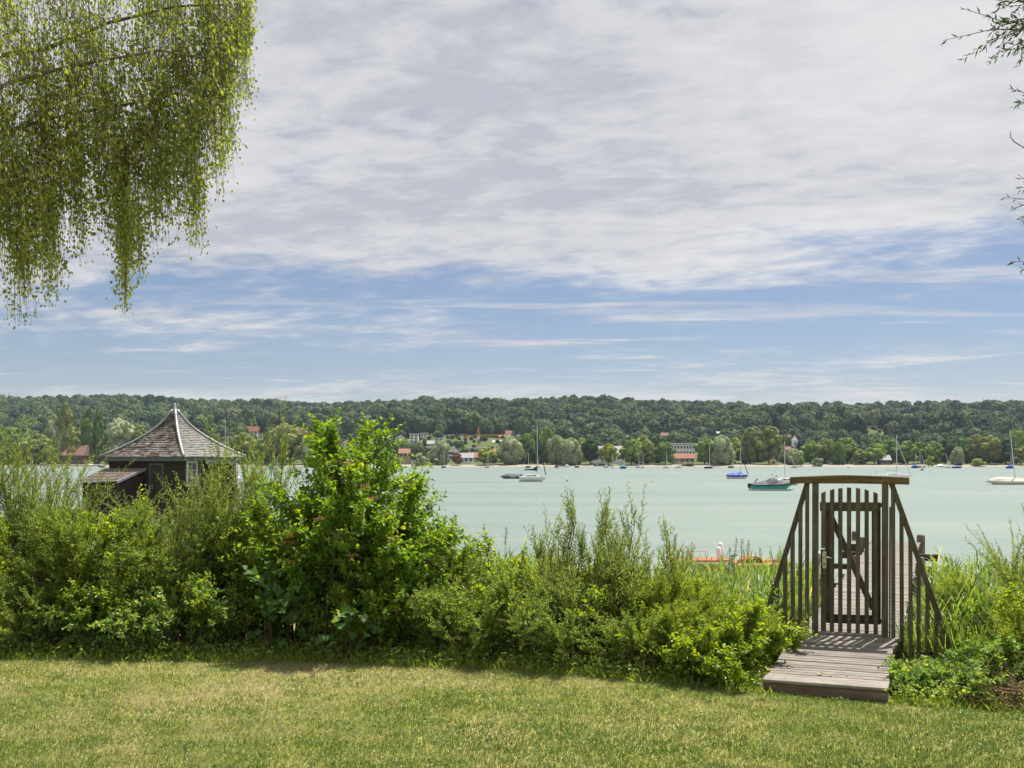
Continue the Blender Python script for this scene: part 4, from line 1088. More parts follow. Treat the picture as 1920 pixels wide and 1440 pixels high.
# ------------------------------------------------------------------ boats
def hull(L, B, D, bow=1.0, stern=0.75, rake=0.12, n=12, sheer=0.25, keel=-0.12):
    """closed hull, stern at x=0, bow at x=L; returns MB and the sheer line"""
    mb = MB(); rows = []; line = []
    for i_ in range(n + 1):
        t_ = i_ / n
        b_ = B / 2 * (stern + (1 - stern) * math.sin(min(1, t_ / 0.5) * math.pi / 2)) * (max(0.0, 1 - max(0, (t_ - 0.45) / 0.55) ** (1.7 + bow)) if t_ > 0.45 else 1)
        b_ = max(b_, 0.015)
        zs = D * (1 + sheer * max(0, t_ - 0.3) ** 2 + 0.04 * (1 - t_))
        kz_ = keel * (1 - max(0, (t_ - 0.72) / 0.28) ** 2) + zs * 0.8 * max(0, (t_ - 0.86) / 0.14) ** 2 * 0.9
        x_ = L * t_; xk = x_ - rake * L * max(0, t_ - 0.7) / 0.3
        row = [(x_, -b_, zs), (x_ * 0.5 + xk * 0.5, -b_ * 0.93, zs * 0.55), (xk, -b_ * 0.66, kz_ + 0.10), (xk, 0, kz_), (xk, b_ * 0.66, kz_ + 0.10), (x_ * 0.5 + xk * 0.5, b_ * 0.93, zs * 0.55), (x_, b_, zs)]
        rows.append(row); line.append((x_, b_, zs))
    V_ = [p_ for r in rows for p_ in r]; F_ = []
    for i_ in range(n):
        for k in range(6): F_.append((i_*7+k, (i_+1)*7+k, (i_+1)*7+k+1, i_*7+k+1))
        F_.append((i_*7+6, (i_+1)*7+6, (i_+1)*7, i_*7))       # deck
    F_.append(tuple(range(7))); F_.append(tuple(n*7 + k for k in range(6, -1, -1)))
    mb.add(V_, F_)
    return mb, line

def cover(line, prof_, skirt=0.12, t0=0.0, t1=1.0, out_=0.03, wr=0.0, seed=1):
    """tarp over the deck: ridge height given by prof_(t)"""
    rnd = random.Random(seed); mb = MB(); L_ = line[-1][0]
    pts_ = [(x_, b_, z_) for (x_, b_, z_) in line if t0 - 1e-6 <= x_ / L_ <= t1 + 1e-6]
    rows = []
    for (x_, b_, z_) in pts_:
        h_ = prof_(x_ / L_); w_ = b_ + out_
        j = lambda: rnd.uniform(-wr, wr)
        rows.append([(x_, -w_, z_ - skirt), (x_, -w_, z_ + 0.03), (x_, -w_ * 0.55, z_ + 0.03 + h_ * 0.62 + j()), (x_, 0, z_ + 0.04 + h_), (x_, w_ * 0.55, z_ + 0.03 + h_ * 0.62 + j()), (x_, w_, z_ + 0.03), (x_, w_, z_ - skirt)])
    n = len(rows)
    F_ = [(i_*7+k, (i_+1)*7+k, (i_+1)*7+k+1, i_*7+k+1) for i_ in range(n - 1) for k in range(6)]
    F_ += [tuple(range(7)), tuple((n-1)*7 + k for k in range(6, -1, -1))]
    return mb.add([p_ for r in rows for p_ in r], F_)

def boat_empty(name, px0, px1, wl, label, face=1, cat='boat', group='moored boats', yaw=0.0):
    """face=1: bow to the right"""
    Y = Y_water(wl); x0 = X_at(px0 if face > 0 else px1, Y)
    e_ = empty(name, (x0, Y, 0), label, cat, group, (0 if face > 0 else math.pi) + yaw)
    return e_, abs(px1 - px0) / FPX * Y, Y

# teal motorboat under a charcoal cover
e, L, Y = boat_empty('motorboat', 1409, 1492, 919.5, 'teal and white motorboat under a charcoal cover, outboard at left', 1, yaw=0.03)
hb, ln_ = hull(L, 1.9, 0.62, 1.1, 0.8, 0.18, sheer=1.1)
hb.build('hull', 'teal_gel', e, True)
ch, _ = hull(L * 0.985, 1.86, 0.16, 1.1, 0.8, 0.05, sheer=0.1, keel=-0.14)
ch.build('boot_stripe', 'white_gel', e, True, loc=(-0.02, 0, 0))
cv = cover(ln_, lambda t_: float(np.interp(t_, [0, 0.08, 0.3, 0.48, 0.66, 0.85, 1], [0.12, 0.24, 0.42, 0.86, 0.34, 0.12, 0.02])), 0.15, wr=0.03)
cv.build('boat_cover', 'charcoal_tarp', e, False)
MB().box(-0.42, -0.12, -0.16, 0.16, 0.30, 0.85).box(-0.30, -0.2, -0.06, 0.06, -0.3, 0.5).build('outboard_motor', 'black_metal', e, bevel=0.05)
MB().tube([(0.35, 0, 0.98), (0.75, 0.05, 1.32)], [0.05, 0.07], 6).build('ski_bar', 'black_metal', e)

def mast_set(e_, xm, h_, lean=0.0, r_=0.07, stay_to=None, back_to=None, furled=False, zb_=0.5, spreader=None):
    top_ = (xm + lean, 0, zb_ + h_)
    mo = MB().tube([(xm, 0, zb_), top_], [r_, r_ * 0.6], 6).build('mast', 'mast', e_)
    if spreader:
        MB().tube([(xm + lean * spreader, -0.55, zb_ + h_ * spreader), (xm + lean * spreader, 0.55, zb_ + h_ * spreader)], 0.03, 5).build('spreader', 'mast', mo)
    if stay_to:
        MB().tube([(stay_to[0], 0, stay_to[1]), (xm + lean * stay_to[2], 0, zb_ + h_ * stay_to[2])], [0.085 if furled else 0.014, 0.05 if furled else 0.012], 5).build('furled_foresail' if furled else 'forestay', 'navy_tarp' if furled else 'mast', mo)
    if back_to:
        MB().tube([(back_to[0], 0, back_to[1]), top_], 0.012, 4).build('backstay', 'mast', mo)
    return mo

# white cabin yacht
e, L, Y = boat_empty('sailing_yacht', 973.5, 1025, 903, 'white cabin yacht with navy boom cover at its mooring, left of centre', 1, 'sailboat')
hb, ln_ = hull(L, 2.0, 0.85, 0.6, 0.72, 0.10, sheer=0.22)
hb.build('hull', 'white_gel', e, True)
MB().prism([(L*0.22, 0.86), (L*0.24, 1.16), (L*0.62, 1.14), (L*0.76, 0.90)], -0.55, 0.55).build('cabin', 'white_gel', e, bevel=0.05)
for (a, b_) in ((0.29, 0.36), (0.39, 0.45), (0.49, 0.61)):
    MB().box(L*a, L*b_, -0.575, -0.545, 0.94, 1.08).build('window', 'dark_glass', e)
hm_ = Z_at(797, Y) - 0.9
mo = mast_set(e, L * 0.665, hm_, -0.05, 0.08, (L * 0.97, 1.05, 0.86), (0.05, 0.9), True, 0.9, 0.42)
MB().tube([(L*0.20, 0, 1.86), (L*0.66, 0, 1.80)], 0.05, 6).build('boom', 'mast', mo)
MB().add([(L*0.19, -.08, 1.88), (L*0.19, .08, 1.88), (L*0.19, 0, 2.06), (L*0.50, -.11, 1.82), (L*0.50, .11, 1.82), (L*0.50, 0, 2.10), (L*0.655, -.10, 1.72), (L*0.655, .10, 1.72), (L*0.655, 0, 2.62)],
        [(0, 1, 2), (0, 3, 4, 1), (1, 4, 5, 2), (2, 5, 3, 0), (3, 6, 7, 4), (4, 7, 8, 5), (5, 8, 6, 3), (6, 8, 7)]).build('sail_cover', 'navy_tarp', e)
MB().tube([(0.1, -0.6, 0.9), (0.1, -0.6, 1.65), (0.1, 0.6, 1.65), (0.1, 0.6, 0.9)], 0.022, 5).tube([(L*.9, -.3, .95), (L*1.01, 0, 1.4), (L*.9, .3, .95)], 0.022, 5).build('pulpit', 'steel', e)
MB().tube([(L * 0.99, 0, 0.9), (L * 1.08, -0.5, 0.45), (L * 1.28, -1.0, 0.02)], 0.02, 5).build('mooring_line', 'mast', e)

# dark covered motorboat left of the yacht
e, L, Y = boat_empty('motorboat', 937, 976, 897.5, 'low motorboat under a black cover with turquoise bow, left of the yacht', -1)
hb, ln_ = hull(L, 1.9, 0.42, 0.9, 0.8, 0.12); hb.build('hull', 'turquoise', e, True)
cover(ln_, lambda t_: float(np.interp(t_, [0, 0.3, 0.62, 0.8, 1], [0.36, 0.42, 0.50, 0.22, 0.02])), 0.22, wr=0.03, seed=4, t1=0.95).build('boat_cover', 'charcoal_tarp', e)
MB().box(L*.25, L*.48, 0.93, 0.98, 0.30, 0.40).build('name_stripe', 'white_paint', e)
MB().box(-0.3, 0.0, -0.15, 0.15, 0.1, 0.85).build('outboard_motor', 'black_metal', e, bevel=0.04)

# blue covered keelboat
e, L, Y = boat_empty('sailboat', 1363, 1403, 897.5, 'small sailboat under a bright blue cover with bare mast', 1, 'sailboat')
hb, ln_ = hull(L, 1.8, 0.62, 0.5, 0.7, 0.06, sheer=0.1); hb.build('hull', 'white_gel', e, True)
sb, _ = hull(L * 1.002, 1.83, 0.66, 0.5, 0.7, 0.06, sheer=0.1, keel=0.36); sb.build('navy_band', 'navy_tarp', e, True)
cover(ln_, lambda t_: float(np.interp(t_, [0, 0.12, 0.3, 0.62, 0.75, 1], [0.10, 0.38, 0.50, 0.74, 0.28, 0.03])), 0.04, wr=0.08, seed=8).build('boat_cover', 'blue_tarp', e)
mast_set(e, L * 0.64, Z_at(826, Y) - 0.8, 0.0, 0.07, (L * 0.985, 0.9, 0.66), (0.05, 0.7), True, 0.8, 0.4)

# pale covered dinghy behind the teal boat
e, L, Y = boat_empty('sailboat', 1446, 1494, 909.5, 'white sailboat with tall mast half hidden behind the teal motorboat', -1, 'sailboat')
hb, ln_ = hull(L, 1.7, 0.6, 0.6, 0.7); hb.build('hull', 'white_gel', e, True)
MB().prism([(L*0.2, 0.6), (L*0.24, 1.0), (L*0.62, 0.98), (L*0.75, 0.64)], -0.5, 0.5).build('cabin', 'white_gel', e, bevel=0.05)
for a in (0.28, 0.45): MB().box(L*a, L*(a + .1), 0.48, 0.53, 0.74, 0.88).build('window', 'dark_glass', e)
mast_set(e, L * 0.47, Z_at(827, Y) - 0.9, 0.0, 0.075, (L * 0.98, 0.75, 1.0), None, False, 0.9)

# sailboat behind the gate beam
e, L, Y = boat_empty('sailing_yacht', 1648, 1710, 899, 'white sailing yacht with furled foresail just above the gate beam right end', 1, 'sailboat')
hb, ln_ = hull(L, 2.1, 0.8, 0.6, 0.72); hb.build('hull', 'white_gel', e, True)
MB().prism([(L*0.25, 0.8), (L*0.28, 1.2), (L*0.6, 1.15), (L*0.72, 0.85)], -0.55, 0.55).build('cabin', 'white_gel', e, bevel=0.05)
mo = mast_set(e, L * 0.535, Z_at(815, Y) - 0.9, 0.0, 0.09, (L * 0.95, 0.95, 0.84), None, False, 0.9)
MB().tube([(L * 0.95, 0, 0.95), (L * 0.55, 0, 0.9 + (Z_at(815, Y) - 0.9) * 0.84)], 0.07, 5).build('furled_foresail', 'grey_gel', mo)
MB().tube([(L*0.17, 0, 1.75), (L*0.53, 0, 1.70)], [0.12, 0.16], 6).build('boom', 'grey_gel', mo)
MB().tube([(-.4, -.5, .8), (-.4, -.5, 1.5), (-.4, .5, 1.5), (-.4, .5, .8)], 0.03, 5).tube([(L*.9, -.4, .9), (L*1.05, 0, 1.2), (L*.9, .4, .9)], 0.03, 5).build('pulpit', 'steel', e)

# beige covered boat at the right edge
e, L, Y = boat_empty('sailboat', 1846, 1938, 908.5, 'white sailboat under a beige cover with leaning mast at right edge', -1, 'sailboat')
hb, ln_ = hull(L, 2.0, 0.42, 0.3, 0.55, 0.12, sheer=0.45); hb.build('hull', 'white_gel', e, True)
cover(ln_, lambda t_: float(np.interp(t_, [0, 0.2, 0.5, 0.74, 0.88, 1], [0.05, 0.34, 0.58, 0.62, 0.3, 0.0])), 0.03, wr=0.01, t1=0.93).build('boat_cover', 'beige_tarp', e)
mast_set(e, L * 0.37, Z_at(806, Y) - 0.5, 0.80, 0.085, None, None, False, 0.5)

# yacht whose mast shows behind the boathouse roof
e, L, Y = boat_empty('sailboat', 402, 448, 901, 'sailboat hidden behind the boathouse with its pale mast rising above', -1, 'sailboat')
hb, ln_ = hull(L, 2.0, 0.7, 0.5, 0.7); hb.build('hull', 'white_gel', e, True)
mast_set(e, L * 0.56, Z_at(785, Y) - 0.7, 0.0, 0.06, (L * 0.0, 0.8, 0.85), None, False, 0.7)

# small boats near the far shore
def small_boat(px, wl, wpx, hullmat, mast_top, label, mastpx=None, covermat=None, face=1, lean=0.0):
    e_, L_, Y_ = boat_empty('sailing_dinghy' if mast_top else 'rowing_boat', px - wpx / 2, px + wpx / 2, wl, label, face, 'sailboat' if mast_top else 'boat', 'small boats near the far shore')
    hb_, ln__ = hull(L_, min(2.2, L_ * 0.34), 0.75, 0.5, 0.7, n=8); hb_.build('hull', hullmat, e_, True)
    if covermat: cover(ln__, lambda t_: 0.75 * math.sin(math.pi * min(1, max(0.02, t_ * 1.1))), 0.1, wr=0.05, seed=int(px)).build('boat_cover', covermat, e_)
    else: MB().prism([(L_*.25, .75), (L_*.3, 1.15), (L_*.6, 1.1), (L_*.7, .8)], -.5, .5).build('cabin', 'white_gel', e_, bevel=0.05)
    if mast_top:
        mast_set(e_, L_ * 0.6, Z_at(mast_top, Y_) - 0.8, lean, 0.14, None, None, False, 0.8)
for a in (
 (832, 877.5, 9, 'blue_tarp', 846, 'bright blue sailing dinghy left of the crane'),
 (914, 877.5, 9, 'grey_gel', 848, 'dark small sailboat in front of the yellow-green tree'),
 (990, 877.5, 10, 'navy_tarp', 849, 'dark hulled dinghy just left of the white yacht mast'),
 (1009, 877.5, 7, 'grey_gel', 862, 'grey dinghy seen between mast and forestay of the yacht'),
 (1044, 878, 9, 'grey_gel', 0, 'blue-grey covered rowing boat right of the yacht', None, 'navy_tarp'),
 (1063, 876, 7, 'white_gel', 0, 'white domed small boat below the silvery willow', None, 'white_gel'),
 (1082, 877, 9, 'charcoal_tarp', 0, 'dark rowing boat right of the white domed boat'),
 (1137, 877.5, 10, 'grey_gel', 855, 'grey sailboat before the stone boathouse', None, None, 1, -2.0),
 (1148, 878, 6, 'white_gel', 849, 'sailboat with the tall white mast before the villa'),
 (1169, 879, 14, 'navy_tarp', 858, 'dark hulled boat with light blue cover right of the villa', None, 'turquoise'),
 (1197, 877.5, 9, 'grey_gel', 856, 'pale sailboat left one of a pair at the beach'),
 (1205, 878, 8, 'white_gel', 853, 'white sailboat right one of a pair at the beach'),
 (1249, 878, 13, 'white_gel', 845, 'low white sailboat below the broad tree by the hotel'),
 (1273, 877.5, 14, 'white_gel', 857, 'white sailboat with leaning mast below the red-roofed house', None, None, 1, -1.2),
 (1329, 878.5, 17, 'navy_tarp', 835, 'dark hulled sailboat with tall mast below the deep green tree'),
 (1371, 877.5, 12, 'charcoal_tarp', 0, 'flat dark boat left of the blue covered sailboat'),
 (1490, 877.5, 14, 'grey_gel', 853, 'grey sailboat with leaning mast left above the gate beam', None, None, 1, -2.6),
 (1716, 878, 14, 'blue_tarp', 850, 'blue boat at the foot of the leftmost marina mast', None, 'blue_tarp'),
 (1724, 877, 9, 'orange_plastic', 846, 'orange-red boat among the marina masts'),
 (1733, 877, 8, 'grey_gel', 853, 'grey boat under the rightmost marina mast', None, None, 1, -1.5),
 (1764, 876, 16, 'white_gel', 0, 'white tarpaulin covered boat on the beach by the marina', None, 'white_gel'),
 (1778, 877.5, 14, 'white_gel', 850, 'slim white sailboat right of the tarpaulin covered boat', None, None, 1, -1.5),
 (1795, 878, 20, 'blue_tarp', 0, 'long dark blue hulled boat below the small silvery tree'),
 (1894, 878.5, 15, 'blue_tarp', 851, 'boat under blue cover behind the leaning mast', None, 'blue_tarp'),
 (509, 881, 10, 'teal_gel', 0, 'green rowing boat on the water left of the viburnum', None, 'teal_gel'),
 (519, 879, 8, 'white_gel', 855, 'white dinghy next to the green rowing boat'),
 (574, 877, 10, 'white_gel', 838, 'sailboat with leftmost of three masts left of the viburnum'),
 (590, 877, 10, 'white_gel', 842, 'sailboat with middle mast of three left of the viburnum'),
 (577+25, 876.5, 10, 'grey_gel', 826, 'sailboat with the tallest mast left of the viburnum'),
 (168, 874.8, 24, 'white_gel', 0, 'white covered boat at the quay of the brown-roofed lake house', None, 'white_gel'),
 (191, 876, 13, 'blue_tarp', 0, 'blue and white small boat at the quay near the boathouse eaves'),
): small_boat(*a)

# quay wall by the lake house
q0, q1 = X_at(60, 600), X_at(205, 600)
qw = MB()
qw.box(q0, q1, 588, 600, -1, 1.0)
set_props(qw.build('quay_wall', mat_col('wall_grey', WALLS['grey'])), 'low grey quay wall before the brown-roofed lake house', 'quay')

# mooring buoys
def buoy(px, py, r_, mat, label):
    Y_ = Y_water(py); e_ = empty('mooring_buoy', (X_at(px, Y_), Y_, 0), label, 'buoy', 'mooring buoys')
    MB().tube([(0, 0, -r_ * .6), (0, 0, -r_ * .1), (0, 0, r_ * .5), (0, 0, r_)], [r_ * .5, r_, r_ * .85, r_ * .3], 10).build('float', mat, e_, True)
    MB().tube([(0, 0, r_), (0, 0, r_ * 1.35)], r_ * 0.18, 6).build('ring', 'black_metal', e_)
for a in ((1062, 895.5, .22, 'white_gel', 'white buoy right of the yacht bow, farther of two'), (1063.5, 902.5, .2, 'charcoal_tarp', 'dark buoy right of the yacht bow, nearer of two'), (1725, 902, .24, 'white_gel', 'white buoy right of the gate beam end'),
          (1447.5, 891, .22, 'charcoal_tarp', 'black buoy above the teal boat, left of two'), (1455.5, 893.5, .22, 'charcoal_tarp', 'black buoy above the teal boat, right of two'), (1590.5, 877.5, .45, 'charcoal_tarp', 'dark buoy near the beach above the gate middle'),
          (1729, 882, .6, 'charcoal_tarp', 'dark bulky buoy before the marina masts'), (1223, 904, .12, 'charcoal_tarp', 'tiny lone buoy in open water right of centre')): buoy(*a)

# pedal boat beyond the reeds
Yp = 31.0
e = empty('pedal_boat', (X_at(1262, Yp), Yp, 0), 'red and orange pedal boat half hidden behind the reeds', 'pedal boat', rz=0.05)
Lp = (1482 - 1262) / FPX * Yp
hb, _ = hull(Lp, 0.55, 0.5, 0.4, 0.6, n=10); hb.build('float', 'red_plastic', e, True, loc=(0, -0.45, 0))
hb, _ = hull(Lp, 0.55, 0.5, 0.4, 0.6, n=10); hb.build('float', 'red_plastic', e, True, loc=(0, 0.55, 0))
zt = Z_at(1046, Yp)
MB().box(0.1, Lp * 0.50, -0.75, 0.8, zt - 0.16, zt - 0.06).build('deck', 'orange_plastic', e, bevel=0.03)
MB().box(0.1, Lp * 0.42, -0.80, -0.76, zt - 0.05, zt + 0.0).build('side_board', 'red_plastic', e)
MB().tube([(0.15, -0.8, zt - .08), (Lp*.38, -0.8, zt - .10), (Lp*.42, -0.8, zt - .35)], 0.03, 6).build('side_rail', 'white_paint', e, True)
MB().tube([(0.1, 0.75, zt + 0.14), (Lp * .33, 0.75, zt + 0.12)], 0.012, 5).tube([(0.1, .75, zt - .06), (.1, .75, zt + .14)], .012, 5).tube([(Lp*.2, .75, zt - .06), (Lp*.2, .75, zt + .14)], .012, 5).tube([(Lp*.33, .75, zt - .06), (Lp*.33, .75, zt + .13)], .012, 5).build('railing', 'steel', e)
for (pa, ta) in ((1345, 1025), (1355, 1019)):
    xa = X_at(pa, Yp) - e.location.x; za = Z_at(ta, Yp)
    MB().tube([(xa + .06, -.2 if pa < 1350 else .2, zt - .5), (xa, -.2 if pa < 1350 else .2, za - .04), (xa - .005, -.2 if pa < 1350 else .2, za)], [.075, .07, .04], 10).build('seat_back', 'white_paint', e, True)
xa = X_at(1378, Yp) - e.location.x; wz = Z_at(1043, Yp)
MB().tube([(xa + .125 * math.cos(a * .5236), .1 + .125 * math.sin(a * .5236), wz + 0.02 * math.cos(a * .5236)) for a in range(13)], 0.012, 5).tube([(xa, .1, wz), (xa + .05, .1, wz - .35)], .012, 5).build('steering_wheel', 'black_metal', e)
cxp = X_at(1411, Yp) - e.location.x; rp = 22 / FPX * Yp
arch = [(cxp + rp * math.cos(math.pi * k / 10), zt - 0.26 + rp * 0.95 * math.sin(math.pi * k / 10)) for k in range(11)]
inner = [(cxp + rp * .84 * math.cos(math.pi * k / 10), zt - 0.26 + rp * .80 * math.sin(math.pi * k / 10)) for k in range(10, -1, -1)]
MB().prism(arch + inner, -0.3, 0.35).build('wheel_guard', 'orange_plastic', e, bevel=0.012)
MB().box(cxp - .3, cxp + .3, -.1, .15, zt - .4, zt - .05).build('paddle_wheel', 'red_plastic', e, bevel=.02)

# ------------------------------------------------------------------ plants near the camera
def norm(a):
    return a / (np.linalg.norm(a, axis=-1, keepdims=True) + 1e-9)

def leaf_arrays(base, axis, nrm, L, Wd, kind='diamond', curl=0.12):
    """per leaf: a folded blade; returns V, F"""
    n = len(base)
    axis = norm(axis); side = norm(np.cross(axis, nrm)); nn = np.cross(side, axis)
    L = L[:, None]; Wd = Wd[:, None]
    if kind == 'diamond':
        v = [base, base + axis * L * .45 + side * Wd * .5 + nn * Wd * .2, base + axis * L - nn * L * curl, base + axis * L * .45 - side * Wd * .5 + nn * Wd * .2]
        V = np.stack(v, 1).reshape(-1, 3); o = np.arange(n)[:, None] * 4
        F = np.concatenate([o + np.array([[0, 1, 2]]), o + np.array([[0, 2, 3]])], 0)
    elif kind == 'oval':
        v = [base, base + axis * L * .30 + side * Wd * .46 + nn * Wd * .16, base + axis * L * .68 + side * Wd * .40 + nn * (Wd * .12 - L * curl * .4), base + axis * L - nn * L * curl,
             base + axis * L * .68 - side * Wd * .40 + nn * (Wd * .12 - L * curl * .4), base + axis * L * .30 - side * Wd * .46 + nn * Wd * .16]
        V = np.stack(v, 1).reshape(-1, 3); o = np.arange(n)[:, None] * 6
        F = np.concatenate([o + np.array([[0, 1, 2, 3]]), o + np.array([[0, 3, 4, 5]])], 0)
    return V, F

def tube_arrays(paths, r0, r1, sides=3):
    """paths (n,k,3) -> tapered tubes"""
    n, k, _ = paths.shape
    d = norm(paths[:, -1] - paths[:, 0])
    ref = np.where(np.abs(d[:, 2:3]) < 0.9, np.array([[0, 0, 1.]]), np.array([[1., 0, 0]]))
    a = norm(np.cross(d, ref)); b = np.cross(d, a)
    t = np.linspace(0, 1, k)[None, :, None, None]
    r = (r0[:, None, None, None] * (1 - t) + r1[:, None, None, None] * t)
    ang = np.arange(sides) * 2 * np.pi / sides
    off = a[:, None, None, :] * np.cos(ang)[None, None, :, None] + b[:, None, None, :] * np.sin(ang)[None, None, :, None]
    V = (paths[:, :, None, :] + off * r).reshape(-1, 3)
    ii, kk, ss = np.meshgrid(np.arange(n), np.arange(k - 1), np.arange(sides), indexing='ij')
    s2 = (ss + 1) % sides; base = ii * k * sides
    F = np.stack([base + kk * sides + ss, base + kk * sides + s2, base + (kk + 1) * sides + s2, base + (kk + 1) * sides + ss], -1).reshape(-1, 4)
    return V, F

def leaves_on(rng, paths, n, leaf_len, leaf_w, spread=0.9, up=0.6, jitter=0.5, taper=0.35, t0=0.12, rsh=None):
    """n leaves along each path; returns base, axis, normal, L, W, rnd"""
    m, k, _ = paths.shape
    t = (t0 + (1 - t0) * (np.arange(n) + 0.5) / n)[None, :] + rng.uniform(-0.4, 0.4, (m, n)) / n
    t = np.clip(t, 0, 1) * (k - 1)
    i = np.minimum(t.astype(int), k - 2); f = (t - i)[..., None]
    ar = np.arange(m)[:, None]
    base = paths[ar, i] * (1 - f) + paths[ar, i + 1] * f
    d = norm(paths[ar, i + 1] - paths[ar, i])
    ref = norm(rng.normal(size=(m, 1, 3)))
    a = norm(np.cross(d, ref)); b = np.cross(d, a)
    ph = (np.arange(n) * 2.4)[None, :] + rng.uniform(0, 6.28, (m, 1)) + rng.uniform(-.5, .5, (m, n))
    out = a * np.cos(ph)[..., None] + b * np.sin(ph)[..., None]
    axis = norm(out * spread + d * (1.1 - spread * 0.5) + rng.normal(size=(m, n, 3)) * 0.18)
    nrm = norm(np.array([0, 0, 1.]) * up + rng.normal(size=(m, n, 3)) * jitter + out * 0.15)
    L = leaf_len * rng.uniform(0.65, 1.2, (m, n)) * (1 - taper * (np.arange(n) / n)[None, :] ** 2)
    Wd = leaf_w * rng.uniform(0.75, 1.2, (m, n)) * (L / leaf_len)
    if rsh is None: rsh = rng.uniform(0, 1, (m, 1))
    r = np.clip(0.55 * rng.uniform(0, 1, (m, n)) + 0.45 * rsh, 0, 1)
    R = lambda x: x.reshape(-1, 3) if x.ndim == 3 else x.reshape(-1)
    return R(base), R(axis), R(nrm), R(L), R(Wd), R(r)

def grow(rng, H, R, nst, nsh, slen, tmin=0.15, upright=0.5, droop=0.15, seg=4, lean=(0, 0), flat=1.0, tpow=0.8, dome=0.42):
    """stems from the foot and shoots off the stems, in plant coordinates"""
    a = rng.uniform(0, 2 * np.pi, nst); rr = R * np.sqrt(rng.uniform(0.02, 1, nst))
    end = np.stack([rr * np.cos(a) + lean[0] * H, rr * np.sin(a) * flat + lean[1] * H, H * rng.uniform(0.68, 1.0, nst) * (1 - dome * (rr / R) ** 1.6)], -1)
    foot = np.stack([0.22 * rr * np.cos(a), 0.22 * rr * np.sin(a) * flat, np.full(nst, -0.08)], -1)
    ctl = foot * 0.55 + end * 0.45; ctl[:, :2] = foot[:, :2] * 0.75 + end[:, :2] * 0.25; ctl[:, 2] = end[:, 2] * 0.62
    t = np.linspace(0, 1, 8)[None, :, None]
    stems = foot[:, None] * (1 - t) ** 2 + ctl[:, None] * 2 * t * (1 - t) + end[:, None] * t ** 2
    stems += rng.normal(size=stems.shape) * 0.018 * np.linspace(0, 1, 8)[None, :, None]
    si = rng.integers(0, nst, nsh); ts = (tmin + (1 - tmin) * rng.uniform(0, 1, nsh) ** tpow) * 6.999
    i = ts.astype(int); f = (ts - i)[:, None]
    st = stems[si, i] * (1 - f) + stems[si, i + 1] * f
    tan = norm(stems[si, i + 1] - stems[si, i])
    radial = norm(st * np.array([1, 1, 0.0]) + 1e-4)
    d = norm(tan * 0.5 + radial * (1 - upright) * 0.9 + np.array([0, 0, 1.]) * upright + norm(rng.normal(size=(nsh, 3))) * 0.62)
    Ls = slen * rng.uniform(0.45, 1.2, nsh)[:, None, None]
    s = np.linspace(0, 1, seg)[None, :, None]
    bend = norm(rng.normal(size=(nsh, 3)))[:, None, :] * 0.16
    shoots = st[:, None] + d[:, None] * Ls * s + (bend + np.array([0, 0, -droop])) * Ls * s ** 2
    shoots[..., 2] = np.maximum(shoots[..., 2], 0.02)
    return stems, shoots

SPECIES = {  # leaf shape, length, width, leaves per shoot, shoot length, material, growth
 'willow':   dict(kind='diamond', L=.072, W=.0165, n=22, slen=.62, mat='willow_leaf', up=.15, jit=.9, spread=.55, upright=.75, droop=.06, wood='green_twig'),
 'wispy':    dict(kind='diamond', L=.074, W=.0165, n=30, slen=.85, mat='willow_leaf', up=.1, jit=.9, spread=.5, upright=.85, droop=.08, wood='green_twig'),
 'spire':    dict(kind='diamond', L=.082, W=.018, n=18, slen=.52, mat='willow_leaf', up=.15, jit=.9, spread=.62, upright=1.5, droop=.02, wood='green_twig'),
 'small':    dict(kind='diamond', L=.036, W=.019, n=20, slen=.36, mat='small_leaf', up=.8, jit=.6, spread=.95, upright=.35, droop=.14, wood='twig'),
 'dogwood':  dict(kind='oval', L=.066, W=.040, n=11, slen=.34, mat='dogwood_leaf', up=.9, jit=.55, spread=.95, upright=.42, droop=.16, wood='twig'),
 'viburnum': dict(kind='oval', L=.082, W=.055, n=10, slen=.38, mat='viburnum_leaf', up=.85, jit=.6, spread=.95, upright=.45, droop=.14, wood='twig'),
 'bramble':  dict(kind='oval', L=.060, W=.044, n=12, slen=.42, mat='bramble_leaf', up=1.1, jit=.5, spread=.95, upright=.25, droop=.32, wood='twig'),
 'herb':     dict(kind='diamond', L=.060, W=.016, n=22, slen=.30, mat='herb_leaf', up=.5, jit=.6, spread=.85, upright=.7, droop=.08, wood='green_twig'),
}
